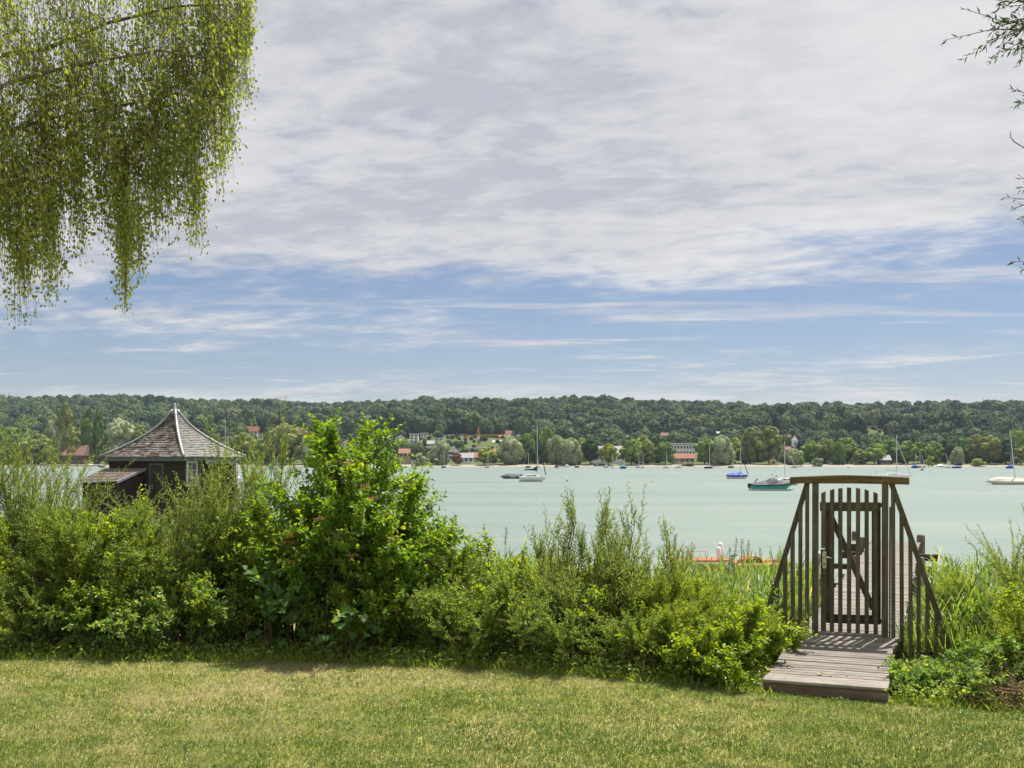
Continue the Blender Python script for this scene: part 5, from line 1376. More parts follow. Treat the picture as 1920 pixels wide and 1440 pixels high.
def shrub(name, cat, sp, px, Y, H, R, label, nst=14, nsh=420, seed=0, group='hedge shrubs', z=None, n_own=0, own_mat=None, flat=0.85, tmin=0.12, dens=1.0, lean=(0, 0), tpow=0.8, dome=0.42):
    if H > 1.4 and Y < 13.6 and px < 1000 and sp != 'spire': Y += 0.5
    if px < 1300: Y += 0.14
    S = SPECIES[sp]; rng = np.random.default_rng(1000 + seed * 13 + int(px))
    x = X_at(px, Y); zg = float(ground_z(x, Y)) if z is None else z
    e = empty(name, (x, Y, zg), label, cat, group)
    stems, shoots = grow(rng, H, R, nst, nsh, S['slen'] * min(1.0, 0.45 + 0.4 * H), tmin, S['upright'], S['droop'], flat=flat, lean=lean, tpow=tpow, dome=dome)
    V1, F1 = tube_arrays(stems, np.full(nst, .009 + .006 * H), np.full(nst, .003), 5)
    V2, F2 = tube_arrays(shoots, np.full(nsh, .0032), np.full(nsh, .0012), 3)
    link('stem', np_mesh(name + '_stem', np.concatenate([V1, V2]), [F1, F2 + len(V1)], S['wood'], smooth=True), e)
    n = max(3, int(S['n'] * dens))
    P_ = np.concatenate([shoots], 0)
    base, axis, nrm, L, Wd, r = leaves_on(rng, P_, n, S['L'], S['W'], S['spread'], S['up'], S['jit'])
    if n_own:                                                # the leaves nearest the eye, one by one
        front = np.argsort(base[:, 1] - 0.35 * base[:, 2] + rng.normal(size=len(base)) * 0.12)[:n_own * 3]
        pick = rng.choice(front, n_own, replace=False)
        rest = np.ones(len(base), bool); rest[pick] = False
        single_leaves(e, base[pick], axis[pick], nrm[pick], L[pick] * 1.12, Wd[pick] * 1.12, rng, S['mat'])
        base, axis, nrm, L, Wd, r = (q[rest] for q in (base, axis, nrm, L, Wd, r))
    V, F = leaf_arrays(base, axis, nrm, L, Wd, S['kind'])
    fo = link('foliage', np_mesh(name + '_foliage', V, F, S['mat'], np.repeat(r, 4 if S['kind'] == 'diamond' else 6)), e)
    if n_own: fo['kind'] = 'stuff'
    return e, shoots

_single = {}
def single_leaves(parent, base, axis, nrm, L, Wd, rng, mat, name='leaf', poly=None):
    key = (mat, poly is None)
    if key not in _single:
        ms = []
        for r in (0.1, 0.3, 0.5, 0.7, 0.95):
            if poly is None:
                V = np.array([(0, 0, 0), (.12, .20, .03), (.32, .46, .09), (.55, .47, .07), (.80, .28, 0), (1, 0, -.12), (.80, -.28, 0), (.55, -.47, .07), (.32, -.46, .09), (.12, -.2, .03), (.35, 0, 0), (.7, 0, -.03)], float)
                F = np.array([[0, 1, 10], [1, 2, 10], [2, 3, 10], [3, 11, 10], [3, 4, 11], [4, 5, 11], [5, 6, 11], [6, 7, 11], [7, 10, 11], [7, 8, 10], [8, 9, 10], [9, 0, 10]])
            else: V, F = poly
            ms.append(np_mesh('leaf', V, F, mat, np.full(len(V), r)))
        _single[key] = ms
    ms = _single[key]
    axis = norm(axis); side = norm(np.cross(axis, nrm)); nn = np.cross(side, axis)
    for i in range(len(base)):
        o = bpy.data.objects.new(name, ms[int(rng.integers(0, 5))]); COL.objects.link(o); o.parent = parent
        o.matrix_local = Matrix(((axis[i, 0] * L[i], side[i, 0] * Wd[i], nn[i, 0] * L[i], base[i, 0]), (axis[i, 1] * L[i], side[i, 1] * Wd[i], nn[i, 1] * L[i], base[i, 1]), (axis[i, 2] * L[i], side[i, 2] * Wd[i], nn[i, 2] * L[i], base[i, 2]), (0, 0, 0, 1)))

# ---- the hedge, left to right
shrub('willow_bush', 'shrub', 'wispy', -50, 14.4, 3.0, 1.0, 'wispy willow bush cut by the left picture edge', 16, 330, 1)
shrub('willow_bush', 'shrub', 'wispy', 62, 14.5, 3.05, 0.9, 'tall airy willow bush at far left with the lake showing through', 22, 400, 2, lean=(.03, 0))
shrub('privet_bush', 'shrub', 'small', 20, 13.3, 2.05, 0.85, 'small-leaved dense bush at the left end of the hedge', 18, 1000, 3)
shrub('privet_bush', 'shrub', 'small', 135, 13.15, 2.1, 0.85, 'grey-green small-leaved bush second from left in the hedge', 18, 1000, 4)
shrub('dogwood_bush', 'shrub', 'dogwood', 60, 13.9, 2.15, 0.8, 'yellow-green broad-leaved bush under the far left willow', 14, 420, 5)
shrub('dogwood_bush', 'shrub', 'dogwood', 195, 13.9, 2.4, 0.9, 'bright yellow-leaved dogwood in front of the boathouse annex', 16, 480, 6)
shrub('privet_bush', 'shrub', 'small', 268, 13.2, 2.15, 0.9, 'dense small-leaved bush below the boathouse', 18, 1050, 7)
shrub('willow_bush', 'shrub', 'willow', 315, 14.1, 2.35, 0.75, 'willow bush in front of the boathouse door', 14, 420, 8)
shrub('willow_bush', 'shrub', 'wispy', 440, 14.2, 2.75, 0.7, 'willow bush in front of the right boathouse corner', 16, 400, 9)
shrub('willow_bush', 'shrub', 'wispy', 515, 14.8, 2.95, 0.70, 'slender willow rising left of the viburnum top', 9, 120, 10)
shrub('privet_bush', 'shrub', 'small', 400, 13.5, 2.2, 0.9, 'olive small-leaved bush left of the viburnum', 18, 950, 11)
shrub('dogwood_bush', 'shrub', 'dogwood', 465, 13.9, 2.1, 0.7, 'broad-leaved bush leaning on the left flank of the viburnum', 14, 380, 12)
shrub('bramble_bush', 'shrub', 'bramble', 345, 12.95, 0.95, 0.75, 'low round-leaved bramble at the hedge foot below the boathouse', 16, 330, 13)
shrub('bramble_bush', 'shrub', 'bramble', 225, 12.95, 0.75, 0.65, 'low bramble tuft at the hedge foot under the dogwood', 14, 240, 14)
shrub('privet_bush', 'shrub', 'small', 70, 12.95, 0.85, 0.75, 'low small-leaved bush touching the lawn at far left', 14, 520, 15)
vib, vib_shoots = shrub('viburnum_bush', 'shrub', 'viburnum', 655, 13.7, 3.05, 1.42, 'big glossy green viburnum bush with reddish fruit clusters, tallest in the hedge', 64, 3200, 16, n_own=280, tmin=0.12, tpow=0.85, dome=0.5)
shrub('viburnum_bush', 'shrub', 'viburnum', 770, 13.35, 2.2, 0.8, 'smaller glossy bush on the right flank of the tall viburnum', 20, 680, 17)
shrub('viburnum_bush', 'shrub', 'viburnum', 548, 13.4, 2.15, 0.8, 'glossy bush at the left foot of the tall viburnum', 20, 640, 18)
shrub('dogwood_bush', 'shrub', 'dogwood', 690, 12.85, 1.0, 0.75, 'shaded low bush at the foot of the tall viburnum', 14, 300, 19)
shrub('privet_bush', 'shrub', 'small', 852, 12.95, 1.45, 0.65, 'small-leaved bush right of the viburnum in the hedge', 16, 800, 20)
shrub('dogwood_bush', 'shrub', 'dogwood', 925, 13.2, 1.55, 0.65, 'broad-leaved bush left of the three willow clumps', 14, 400, 21)
shrub('privet_bush', 'shrub', 'small', 985, 12.55, 1.35, 0.7, 'small-leaved bush at the foot of the left willow clump', 16, 800, 22)
shrub('willow_bush', 'shrub', 'spire', 1050, 12.9, 1.9, 0.42, 'upright willow clump, left of three against the water', 9, 120, 23, lean=(.01, 0), dome=.25)
shrub('willow_bush', 'shrub', 'spire', 1150, 12.9, 2.05, 0.5, 'upright willow clump, middle and tallest of three against the water', 11, 150, 24, dome=.25)
shrub('willow_bush', 'shrub', 'spire', 1225, 12.6, 1.7, 0.42, 'upright willow clump, right of three against the water', 9, 110, 25, lean=(.05, 0), dome=.25)
shrub('willow_bush', 'shrub', 'willow', 1110, 12.5, 1.35, 0.75, 'dense low willow growth between the three clumps', 18, 520, 26)
shrub('dogwood_bush', 'shrub', 'dogwood', 1125, 12.9, 1.55, 0.35, 'yellow-green shoot bush inside the middle willow clump', 7, 120, 27)
shrub('privet_bush', 'shrub', 'small', 1075, 11.95, 0.85, 0.65, 'dark low bush at the lawn edge under the willows', 14, 500, 28)
shrub('privet_bush', 'shrub', 'small', 900, 12.35, 0.8, 0.6, 'low bush at the lawn edge right of the viburnum', 14, 460, 29)
shrub('privet_bush', 'shrub', 'small', 1195, 11.65, 0.75, 0.55, 'low bush at the lawn edge under the right willow clump', 14, 420, 30)
shrub('goldenrod_clump', 'plant', 'herb', 1262, 12.3, 1.25, 0.6, 'pale green herb clump between willows and reeds', 30, 380, 31)
shrub('goldenrod_clump', 'plant', 'herb', 1345, 12.2, 1.15, 0.65, 'yellow-topped herb clump in front of the reeds', 32, 420, 32)
shrub('goldenrod_clump', 'plant', 'herb', 1262, 11.55, 0.8, 0.5, 'low herb clump at the lawn edge left of the ramp bush', 26, 320, 33)
shrub('dogwood_bush', 'shrub', 'dogwood', 1388, 11.75, 0.92, 0.48, 'bright leafy bush hugging the left side of the ramp', 14, 330, 34, n_own=120)
shrub('dogwood_bush', 'shrub', 'dogwood', 1325, 11.4, 0.66, 0.48, 'low leafy bush at the lawn edge before the ramp bush', 12, 240, 35)
shrub('dogwood_bush', 'shrub', 'dogwood', 1378, 11.1, 0.45, 0.36, 'lowest leafy tuft beside the left ramp corner', 10, 150, 36)
shrub('dogwood_bush', 'shrub', 'dogwood', 1462, 12.3, 0.75, 0.30, 'leafy sprig reaching over the ramp edge below the gate', 8, 110, 37)
# right of the ramp
shrub('bramble_bush', 'shrub', 'bramble', 1715, 11.15, 0.36, 0.45, 'low bramble under the gate right of the ramp', 14, 160, 40)
shrub('bramble_bush', 'shrub', 'bramble', 1790, 10.75, 0.34, 0.5, 'low bramble at the lawn edge right of the ramp', 14, 190, 41)
shrub('bramble_bush', 'shrub', 'bramble', 1880, 11.1, 0.72, 0.5, 'taller bramble above the dead brush pile', 12, 200, 42)
shrub('herb_clump', 'plant', 'herb', 1905, 11.6, 0.7, 0.5, 'grassy herb clump right of the gate slats', 34, 420, 43)
shrub('herb_clump', 'plant', 'herb', 1950, 12.3, 1.1, 0.55, 'tall herb clump at the right edge behind the bramble', 34, 460, 44)
shrub('herb_clump', 'plant', 'herb', 1800, 13.9, 1.0, 0.6, 'herb clump close behind the right gate wing', 30, 380, 45)
shrub('herb_clump', 'plant', 'herb', 1935, 11.3, 1.1, 0.5, 'herb clump cut by the right picture edge', 26, 320, 46)
shrub('willow_bush', 'shrub', 'wispy', 1948, 12.9, 1.75, 0.42, 'young willow leaning in at the right edge', 8, 120, 47, lean=(-.06, 0))
shrub('dogwood_bush', 'shrub', 'dogwood', 1930, 11.9, 1.35, 0.4, 'yellow-green shoot bush at the right picture edge', 7, 110, 48)

# back row, deeper in the hedge
for k_, (px_, Yk, Hk, lb) in enumerate(((40, 15.6, 1.5, 'shaded bush in the back row behind the far left privet'), (180, 15.4, 1.5, 'shaded bush in the back row below the annex'), (330, 15.3, 1.5, 'shaded bush in the back row below the boathouse door'), (480, 15.2, 1.6, 'shaded bush in the back row left of the viburnum'),
        (620, 15.1, 1.7, 'shaded bush directly behind the viburnum'), (760, 15.0, 1.6, 'shaded bush behind the right flank of the viburnum'), (880, 14.6, 1.35, 'shaded bush behind the hedge right of the viburnum'), (1000, 14.3, 1.3, 'shaded bush behind the left willow clump'), (1110, 14.2, 1.3, 'shaded bush behind the middle willow clump'), (1215, 13.8, 1.1, 'shaded bush behind the right willow clump'))):
    shrub('hedge_bush', 'shrub', 'dogwood', px_, Yk, Hk, 0.85, lb, 20, 700, 60 + k_)

# middle row, stepping the hedge down to the lawn
for k_, (px_, Yk, Hk, sp_, lb) in enumerate(((-20, 13.2, 1.1, 'small', 'mid-height bush of the front row at the left picture edge'), (90, 13.25, 1.15, 'small', 'mid-height small-leaved bush below the far left willow'), (190, 13.25, 1.2, 'dogwood', 'mid-height broad-leaved bush below the dogwood'), (290, 13.3, 1.25, 'small', 'mid-height small-leaved bush under the boathouse door'),
        (400, 13.25, 1.2, 'dogwood', 'mid-height broad-leaved bush left of the maple saplings'), (745, 13.0, 1.15, 'viburnum', 'mid-height glossy bush in front of the viburnum right half'), (835, 12.75, 1.0, 'small', 'mid-height bush stepping down right of the viburnum'), (945, 12.6, 1.0, 'dogwood', 'mid-height broad-leaved bush before the left willow clump'), (1150, 12.1, 0.95, 'dogwood', 'mid-height bush at the foot of the middle willow clump'))):
    shrub('hedge_bush', 'shrub', sp_, px_, Yk, Hk, 0.62, lb, 16, 620 if sp_ == 'small' else 300, 80 + k_)

# berries of the viburnum
rng = np.random.default_rng(3)
tips = vib_shoots[:, -1]
cand = np.argsort(tips[:, 1] - 0.15 * tips[:, 2] + rng.normal(size=len(tips)) * 0.25)[:160]
iv, jf = ico(1)
for c in rng.choice(cand, 14, replace=False):
    Vs, Fs = [], []
    for b_i in range(34):
        off = rng.normal(size=3) * np.array([.035, .03, .014])
        Vs.append(iv * 0.0065 + off); Fs.append(jf + b_i * len(iv))
    link('fruit_cluster', np_mesh('fruit_cluster', np.concatenate(Vs), np.concatenate(Fs), 'berry', smooth=True), vib, loc=tuple(tips[c] + np.array([0, -.02, .02])))['kind'] = 'stuff'

# maple sapling: every leaf its own piece
ml = [(0, .0)]
prof_m = [(.10, .05), (.02, .26), (.12, .22), (.10, .44), (.20, .36), (.30, .62), (.36, .40), (.48, .50), (.52, .28), (.62, .33), (.58, .16), (.80, .20), (.78, .10), (1.0, 0)]
poly = [(0, 0, 0)] + [(x_, y_, .10 * y_ - .08 * x_ * x_) for x_, y_ in prof_m] + [(x_, -y_, .10 * y_ - .08 * x_ * x_) for x_, y_ in prof_m[-2::-1]]
nP = len(poly); poly.append((.34, 0, .015))
mpoly = (np.array(poly), np.array([[i, (i + 1) % nP, nP] for i in range(nP)]))
def maple(px, Y, H, R, label, n, seed):
    rng = np.random.default_rng(seed); x = X_at(px, Y); zg = float(ground_z(x, Y))
    e = empty('maple_sapling', (x, Y, zg), label, 'sapling', 'hedge shrubs')
    stems, shoots = grow(rng, H, R, 5, 26, .40, .15, .45, .2)
    V1, F1 = tube_arrays(stems, np.full(5, .012), np.full(5, .003), 5); V2, F2 = tube_arrays(shoots, np.full(26, .004), np.full(26, .0015), 3)
    link('stem', np_mesh('maple_stem', np.concatenate([V1, V2]), [F1, F2 + len(V1)], 'twig', smooth=True), e)
    k = int(math.ceil(n / 26))
    base, axis, nrm, L, Wd, r = leaves_on(rng, shoots, k, .125, .125, .9, .9, .45)
    axis[:, 1] -= 0.35; axis[:, 2] -= 0.25; nrm[:, 1] -= 0.5
    single_leaves(e, base, axis, nrm, L, Wd, rng, 'maple_leaf', 'leaf', mpoly)
maple(505, 12.95, 1.25, 0.5, 'maple sapling with large lobed leaves left of the viburnum foot', 130, 5)
maple(600, 12.85, 1.45, 0.5, 'maple sapling with pale lobed leaves in front of the viburnum', 130, 6)
maple(655, 12.7, 0.75, 0.35, 'small maple seedling low in the shade of the viburnum', 52, 9)

# ---- reeds
def reeds(name, label, spots, seed, hmin=1.5, hmax=2.15):
    rng = np.random.default_rng(seed)
    n = len(spots); nl = 9
    z0 = np.maximum(ground_z(spots[:, 0], spots[:, 1]), -0.4)
    h = rng.uniform(hmin, hmax, n)
    lean = rng.normal(size=(n, 2)) * 0.07 + np.array([0.03, 0])
    foot = np.stack([spots[:, 0], spots[:, 1], z0], -1)
    top = np.stack([spots[:, 0] + lean[:, 0] * h, spots[:, 1] + lean[:, 1] * h, h], -1)
    t = np.linspace(0, 1, 3)[None, :, None]
    V1, F1 = tube_arrays(foot[:, None] * (1 - t) + top[:, None] * t, np.full(n, .0045), np.full(n, .002), 3)
    fr = np.linspace(0.30, 1.0, nl)[None, :] + rng.uniform(-.03, .03, (n, nl))
    base = foot[:, None] * (1 - fr[..., None]) + top[:, None] * fr[..., None]
    az = rng.uniform(0, 6.28, (n, nl)); el = rng.uniform(0.75, 1.35, (n, nl)) + 0.15 * (fr > .9)
    d = np.stack([np.cos(az) * np.cos(el), np.sin(az) * np.cos(el), np.sin(el)], -1)
    L = rng.uniform(0.32, 0.58, (n, nl))[..., None]; w = rng.uniform(.009, .015, (n, nl))[..., None]
    side = norm(np.cross(d, np.array([0, 0, 1.])) + 1e-6)
    hor = norm(d * np.array([1, 1, 0]))
    p = [base, base + d * L * .35 + 0 * hor, base + d * L * .72 + hor * L * .05, base + d * L + hor * L * .18 - np.array([0, 0, 1]) * L * rng.uniform(0.0, .30, (n, nl, 1))]
    ws = [.55, 1.0, .75, .04]
    rows = []
    for q, ww in zip(p, ws): rows += [q - side * w * ww, q + side * w * ww]
    V2 = np.stack(rows, 2).reshape(-1, 3); o = np.arange(n * nl)[:, None] * 8
    F2 = np.concatenate([o + np.array([[2*k, 2*k+1, 2*k+3, 2*k+2]]) for k in range(3)], 0)
    r1 = np.repeat(rng.uniform(.3, 1, n), 9); r2 = np.repeat(np.clip(rng.uniform(0, .92, (n, nl)) + (rng.random((n, nl)) < .05) * .5 + (np.arange(nl)[None, :] < 2) * rng.uniform(0, .5, (n, nl)), 0, 1).ravel(), 8)
    o_ = link(name, np_mesh(name, np.concatenate([V1, V2]), [F1, F2 + len(V1)], 'reed_leaf', np.concatenate([r1, r2])))
    set_props(o_, label, kind='stuff')
rng = np.random.default_rng(77)
def band_spots(n, px0, px1, Y0, Y1):
    Y = rng.uniform(Y0, Y1, n); return np.stack([X_at(rng.uniform(px0, px1, n), Y), Y], -1)
def off_jetty(s):
    u = (s[:, 0] - GX0) * GC - (s[:, 1] - GY0) * GS; v = (s[:, 0] - GX0) * GS + (s[:, 1] - GY0) * GC
    return s[~((np.abs(u) < 0.85) & (v > -3) & (v < 18))]
s1 = off_jetty(np.concatenate([band_spots(900, 1230, 1560, 14.0, 19.5), band_spots(260, 1400, 1560, 13.6, 16)]))
reeds('reed_bed_left', 'green reed bed between the willows and the jetty', s1, 1, 1.2, 1.62)
s2 = off_jetty(np.concatenate([band_spots(900, 1690, 2010, 13.6, 18.5), band_spots(200, 1760, 1990, 13.1, 14.3)]))
reeds('reed_bed_right', 'green reed bed right of the jetty', s2, 2, 1.25, 1.68)
s3 = band_spots(240, 845, 1040, 14.2, 17.5)
reeds('reed_fringe', 'sparse reeds behind the hedge right of the viburnum', s3, 3, 1.35, 1.85)
s4 = band_spots(160, 190, 300, 15.5, 18)
reeds('reed_tuft', 'pale reed tuft in front of the boathouse', s4, 4, 2.0, 2.35)

def plume(px, top, Y, label):
    rng = np.random.default_rng(int(px)); x = X_at(px, Y); zt = Z_at(top, Y)
    e = empty('reed_plume', (x, Y, 0), label, 'reed', 'old reed plumes')
    lean = rng.uniform(-.04, .10)
    MB().tube([(-lean * 2, 0, 0.3), (-lean * .6, 0, zt - .45), (0, 0, zt - .02)], [.005, .004, .002], 5).build('stalk', 'dead_twig', e)
    n = 120; t = rng.uniform(0, 1, n)
    wdt = .042 * np.sin(np.pi * np.clip(t * .9 + .1, 0, 1)) ** .8
    base = np.stack([-lean * .6 * (1 - t) + .35 * wdt * rng.normal(size=n), .35 * wdt * rng.normal(size=n), zt - .30 + .30 * t], -1)
    ax = norm(np.stack([rng.normal(size=n) * .5 + .3, rng.normal(size=n) * .5, rng.uniform(-.4, .9, n)], -1))
    V, F = leaf_arrays(base, ax, rng.normal(size=(n, 3)), np.full(n, .036), np.full(n, .005))
    link('plume', np_mesh('plume', V, F, 'plume', np.repeat(rng.uniform(0, 1, n), 4)), e)
for px, top, Y, lb in ((1266, 1002, 17, 'brown reed plume leftmost above the reeds'), (1297, 1018, 17, 'short brown reed plume left of the pedal boat seats'), (1290, 1024, 17.5, 'faint reed plume close left of its short neighbour'), (1368, 1028, 16.5, 'drooping reed plume between white seats and steering wheel'), (1381, 1009, 17, 'reed plume above the steering wheel'),
                       (1391, 1010, 16.8, 'thick brown reed plume left of the wheel guard'), (1403, 1011, 17, 'dark reed plume above the orange wheel guard'), (1424, 1028, 17.2, 'reed plume in front of the orange wheel guard'), (949, 988, 17, 'lone reed plume in the sparse reeds right of the viburnum')):
    plume(px, top, Y, lb)

# ---- dead brush pile at the right edge
e = empty('brush_pile', (X_at(1900, 10.4), 10.4, LAWN_Z), 'heap of dry brown twigs at the right edge of the lawn', 'brush pile')
rng = np.random.default_rng(12); n = 330
st = np.stack([rng.normal(size=n) * .20, rng.normal(size=n) * .13, np.abs(rng.normal(size=n)) * .09], -1)
d = norm(np.stack([rng.normal(size=n), rng.normal(size=n) * .7, rng.normal(size=n) * .45 + .1], -1))
s = np.linspace(0, 1, 4)[None, :, None]
pth = st[:, None] + d[:, None] * rng.uniform(.12, .38, (n, 1, 1)) * s + rng.normal(size=(n, 1, 3)) * .10 * s ** 2
pth[..., 2] = np.abs(pth[..., 2])
V, F = tube_arrays(pth, np.full(n, .005), np.full(n, .0018), 3)
o_ = link('twigs', np_mesh('twigs', V, F, 'dead_twig'), e); o_['kind'] = 'stuff'

# ---- undergrowth along the hedge foot
def undergrowth():
    rng = np.random.default_rng(31); n = 9000
    px = rng.uniform(-150, 2050, n); x = X_at(px, 12.0)
    Y = lawn_edge(x) + np.abs(rng.normal(size=n)) * 0.55 - 0.06
    u = (x - GX0) * GC - (Y - GY0) * GS; v = (x - GX0) * GS + (Y - GY0) * GC
    ok = ~((u > U0 - .05) & (u < U1 + .05) & (v > VF - 0.12)); x, Y = x[ok], Y[ok]; n = len(x)
    z = ground_z(x, Y)
    az = rng.uniform(0, 6.28, n); el = rng.uniform(.6, 1.45, n)
    d = np.stack([np.cos(az) * np.cos(el), np.sin(az) * np.cos(el), np.sin(el)], -1)
    L = rng.uniform(.04, .15, n); w = rng.uniform(.003, .007, n)
    V, F = leaf_arrays(np.stack([x, Y, z - .01], -1), d, rng.normal(size=(n, 3)), L, w * 2, curl=.25)
    m_ = 15000; k = rng.integers(0, n, m_)
    b2 = np.stack([x[k] + rng.normal(size=m_) * .05, Y[k] + .03 + np.abs(rng.normal(size=m_)) * .2, z[k] + rng.uniform(.0, .16, m_)], -1)
    a2 = norm(rng.normal(size=(m_, 3)) * np.array([1, 1, .4])); n2 = norm(np.array([0, -.3, 1]) + rng.normal(size=(m_, 3)) * .5)
    V2, F2 = leaf_arrays(b2, a2, n2, rng.uniform(.03, .06, m_), rng.uniform(.02, .038, m_))
    o_ = link('hedge_undergrowth', np_mesh('hedge_undergrowth', np.concatenate([V, V2]), [F, F2 + len(V)], 'small_leaf', np.repeat(rng.uniform(.3, 1, n + m_), 4)))
    set_props(o_, 'grass blades and low weeds along the hedge foot', kind='stuff')
undergrowth()

# tall wild grass on the bank right of the gate
def bank_grass():
    rng = np.random.default_rng(32); n = 5200
    Y = rng.uniform(10.6, 13.6, n); x = X_at(rng.uniform(1690, 2020, n), Y)
    ok = Y > lawn_edge(x) + 0.15; x, Y = x[ok], Y[ok]; n = len(x)
    u = (x - GX0) * GC - (Y - GY0) * GS; v = (x - GX0) * GS + (Y - GY0) * GC
    ok = ~(u < U1 + .08); x, Y = x[ok], Y[ok]; n = len(x)
    z = ground_z(x, Y); az = rng.uniform(0, 6.28, n); el = rng.uniform(.95, 1.45, n)
    d = np.stack([np.cos(az) * np.cos(el), np.sin(az) * np.cos(el), np.sin(el)], -1)
    hor = norm(d * np.array([1, 1, 0])); side = norm(np.cross(d, np.array([0, 0, 1.])))
    v = (x - GX0) * GS + (Y - GY0) * GC; u = (x - GX0) * GC - (Y - GY0) * GS
    L = (rng.uniform(.30, .80, n) * np.where((v < 0) & (u < 1.9), .30, np.where(v < 0, .7, 1)))[:, None]; w = rng.uniform(.004, .008, n)[:, None]
    base = np.stack([x, Y, z], -1)
    p = [base, base + d * L * .4, base + d * L * .75 + hor * L * .06, base + d * L + hor * L * .25 - np.array([0, 0, 1]) * L * .12]
    rows = []
    for q, ww in zip(p, (.8, 1, .7, .05)): rows += [q - side * w * ww, q + side * w * ww]
    V = np.stack(rows, 1).reshape(-1, 3); o = np.arange(n)[:, None] * 8
    F = np.concatenate([o + np.array([[2*k, 2*k+1, 2*k+3, 2*k+2]]) for k in range(3)], 0)
    set_props(link('bank_grass', np_mesh('bank_grass', V, F, 'reed_leaf', np.repeat(rng.uniform(.2, .97, n), 8))), 'tall wild grass on the bank right of the gate', kind='stuff')
bank_grass()

# ---- mown grass of the lawn
def grass():
    rng = np.random.default_rng(8); n = 230000
    Y = 1 / rng.uniform(1 / 13.0, 1 / 7.4, n)                # denser where it is seen larger
    Y = rng.uniform(7.4 ** .7, 13 ** .7, n) ** (1 / .7)
    x = rng.uniform(-1, 1, n) * (0.5 * Y + 0.5)
    u = (x - GX0) * GC - (Y - GY0) * GS; v = (x - GX0) * GS + (Y - GY0) * GC
    ok = (Y < lawn_edge(x) + .05) & ~((u > U0 - .01) & (u < U1 + .01) & (v > VF))
    x, Y = x[ok], Y[ok]; n = len(x)
    z = ground_z(x, Y)
    az = rng.uniform(0, 6.28, n); el = rng.uniform(.35, 1.4, n)
    d = np.stack([np.cos(az) * np.cos(el), np.sin(az) * np.cos(el), np.sin(el)], -1)
    def vn(s, o, oct_=3):
        v_ = np.zeros(n); a = 1.0
        for k in range(oct_):
            ph = rng.uniform(0, 6.28, 6); dr = rng.normal(size=(6, 2)) * s * 2 ** k
            v_ += a * sum(np.sin(x * q[0] + Y * q[1] + p_) for q, p_ in zip(dr, ph)) / 3; a *= .6
        return v_
    patch = vn(1.1, 0) ; fine = vn(5.0, 1, 2)
    dry = 0.37 + 0.13 * patch + 0.15 * fine + 0.09 * vn(16.0, 2, 1) - 0.035 * x + rng.normal(size=n) * .20
    L = rng.uniform(.018, .048, n) * (1 + .25 * (dry < .3)); w = rng.uniform(.0035, .0065, n)
    V, F = leaf_arrays(np.stack([x, Y, z - .004], -1), d, rng.normal(size=(n, 3)), L, w, curl=.25)
    # clover and plantain rosettes
    m_ = 6500; cxy = np.stack([rng.uniform(-6, 6, 330), rng.uniform(7.6, 12.4, 330)], -1); k = rng.integers(0, 330, m_)
    px_ = cxy[k] + rng.normal(size=(m_, 2)) * rng.uniform(.02, .10, (330, 1))[k]
    ok = (px_[:, 1] < lawn_edge(px_[:, 0])); px_ = px_[ok]; m_ = len(px_)
    u = (px_[:, 0] - GX0) * GC - (px_[:, 1] - GY0) * GS; v = (px_[:, 0] - GX0) * GS + (px_[:, 1] - GY0) * GC
    ok = ~((u > U0) & (u < U1) & (v > VF)); px_ = px_[ok]; m_ = len(px_)
    b2 = np.stack([px_[:, 0], px_[:, 1], ground_z(px_[:, 0], px_[:, 1]) + rng.uniform(.01, .04, m_)], -1)
    a2 = norm(rng.normal(size=(m_, 3)) * np.array([1, 1, .45])); n2 = norm(np.array([0, 0, 1.]) + rng.normal(size=(m_, 3)) * .4)
    V2, F2 = leaf_arrays(b2, a2, n2, rng.uniform(.02, .05, m_), rng.uniform(.012, .024, m_))
    r = np.concatenate([np.clip(dry, 0, 1), rng.uniform(0, .22, m_)])
    set_props(link('lawn_grass', np_mesh('lawn_grass', np.concatenate([V, V2]), [F, F2 + len(V)], 'grass_blade', np.repeat(r, 4))), 'short dry and green grass blades of the lawn', kind='stuff')
grass()

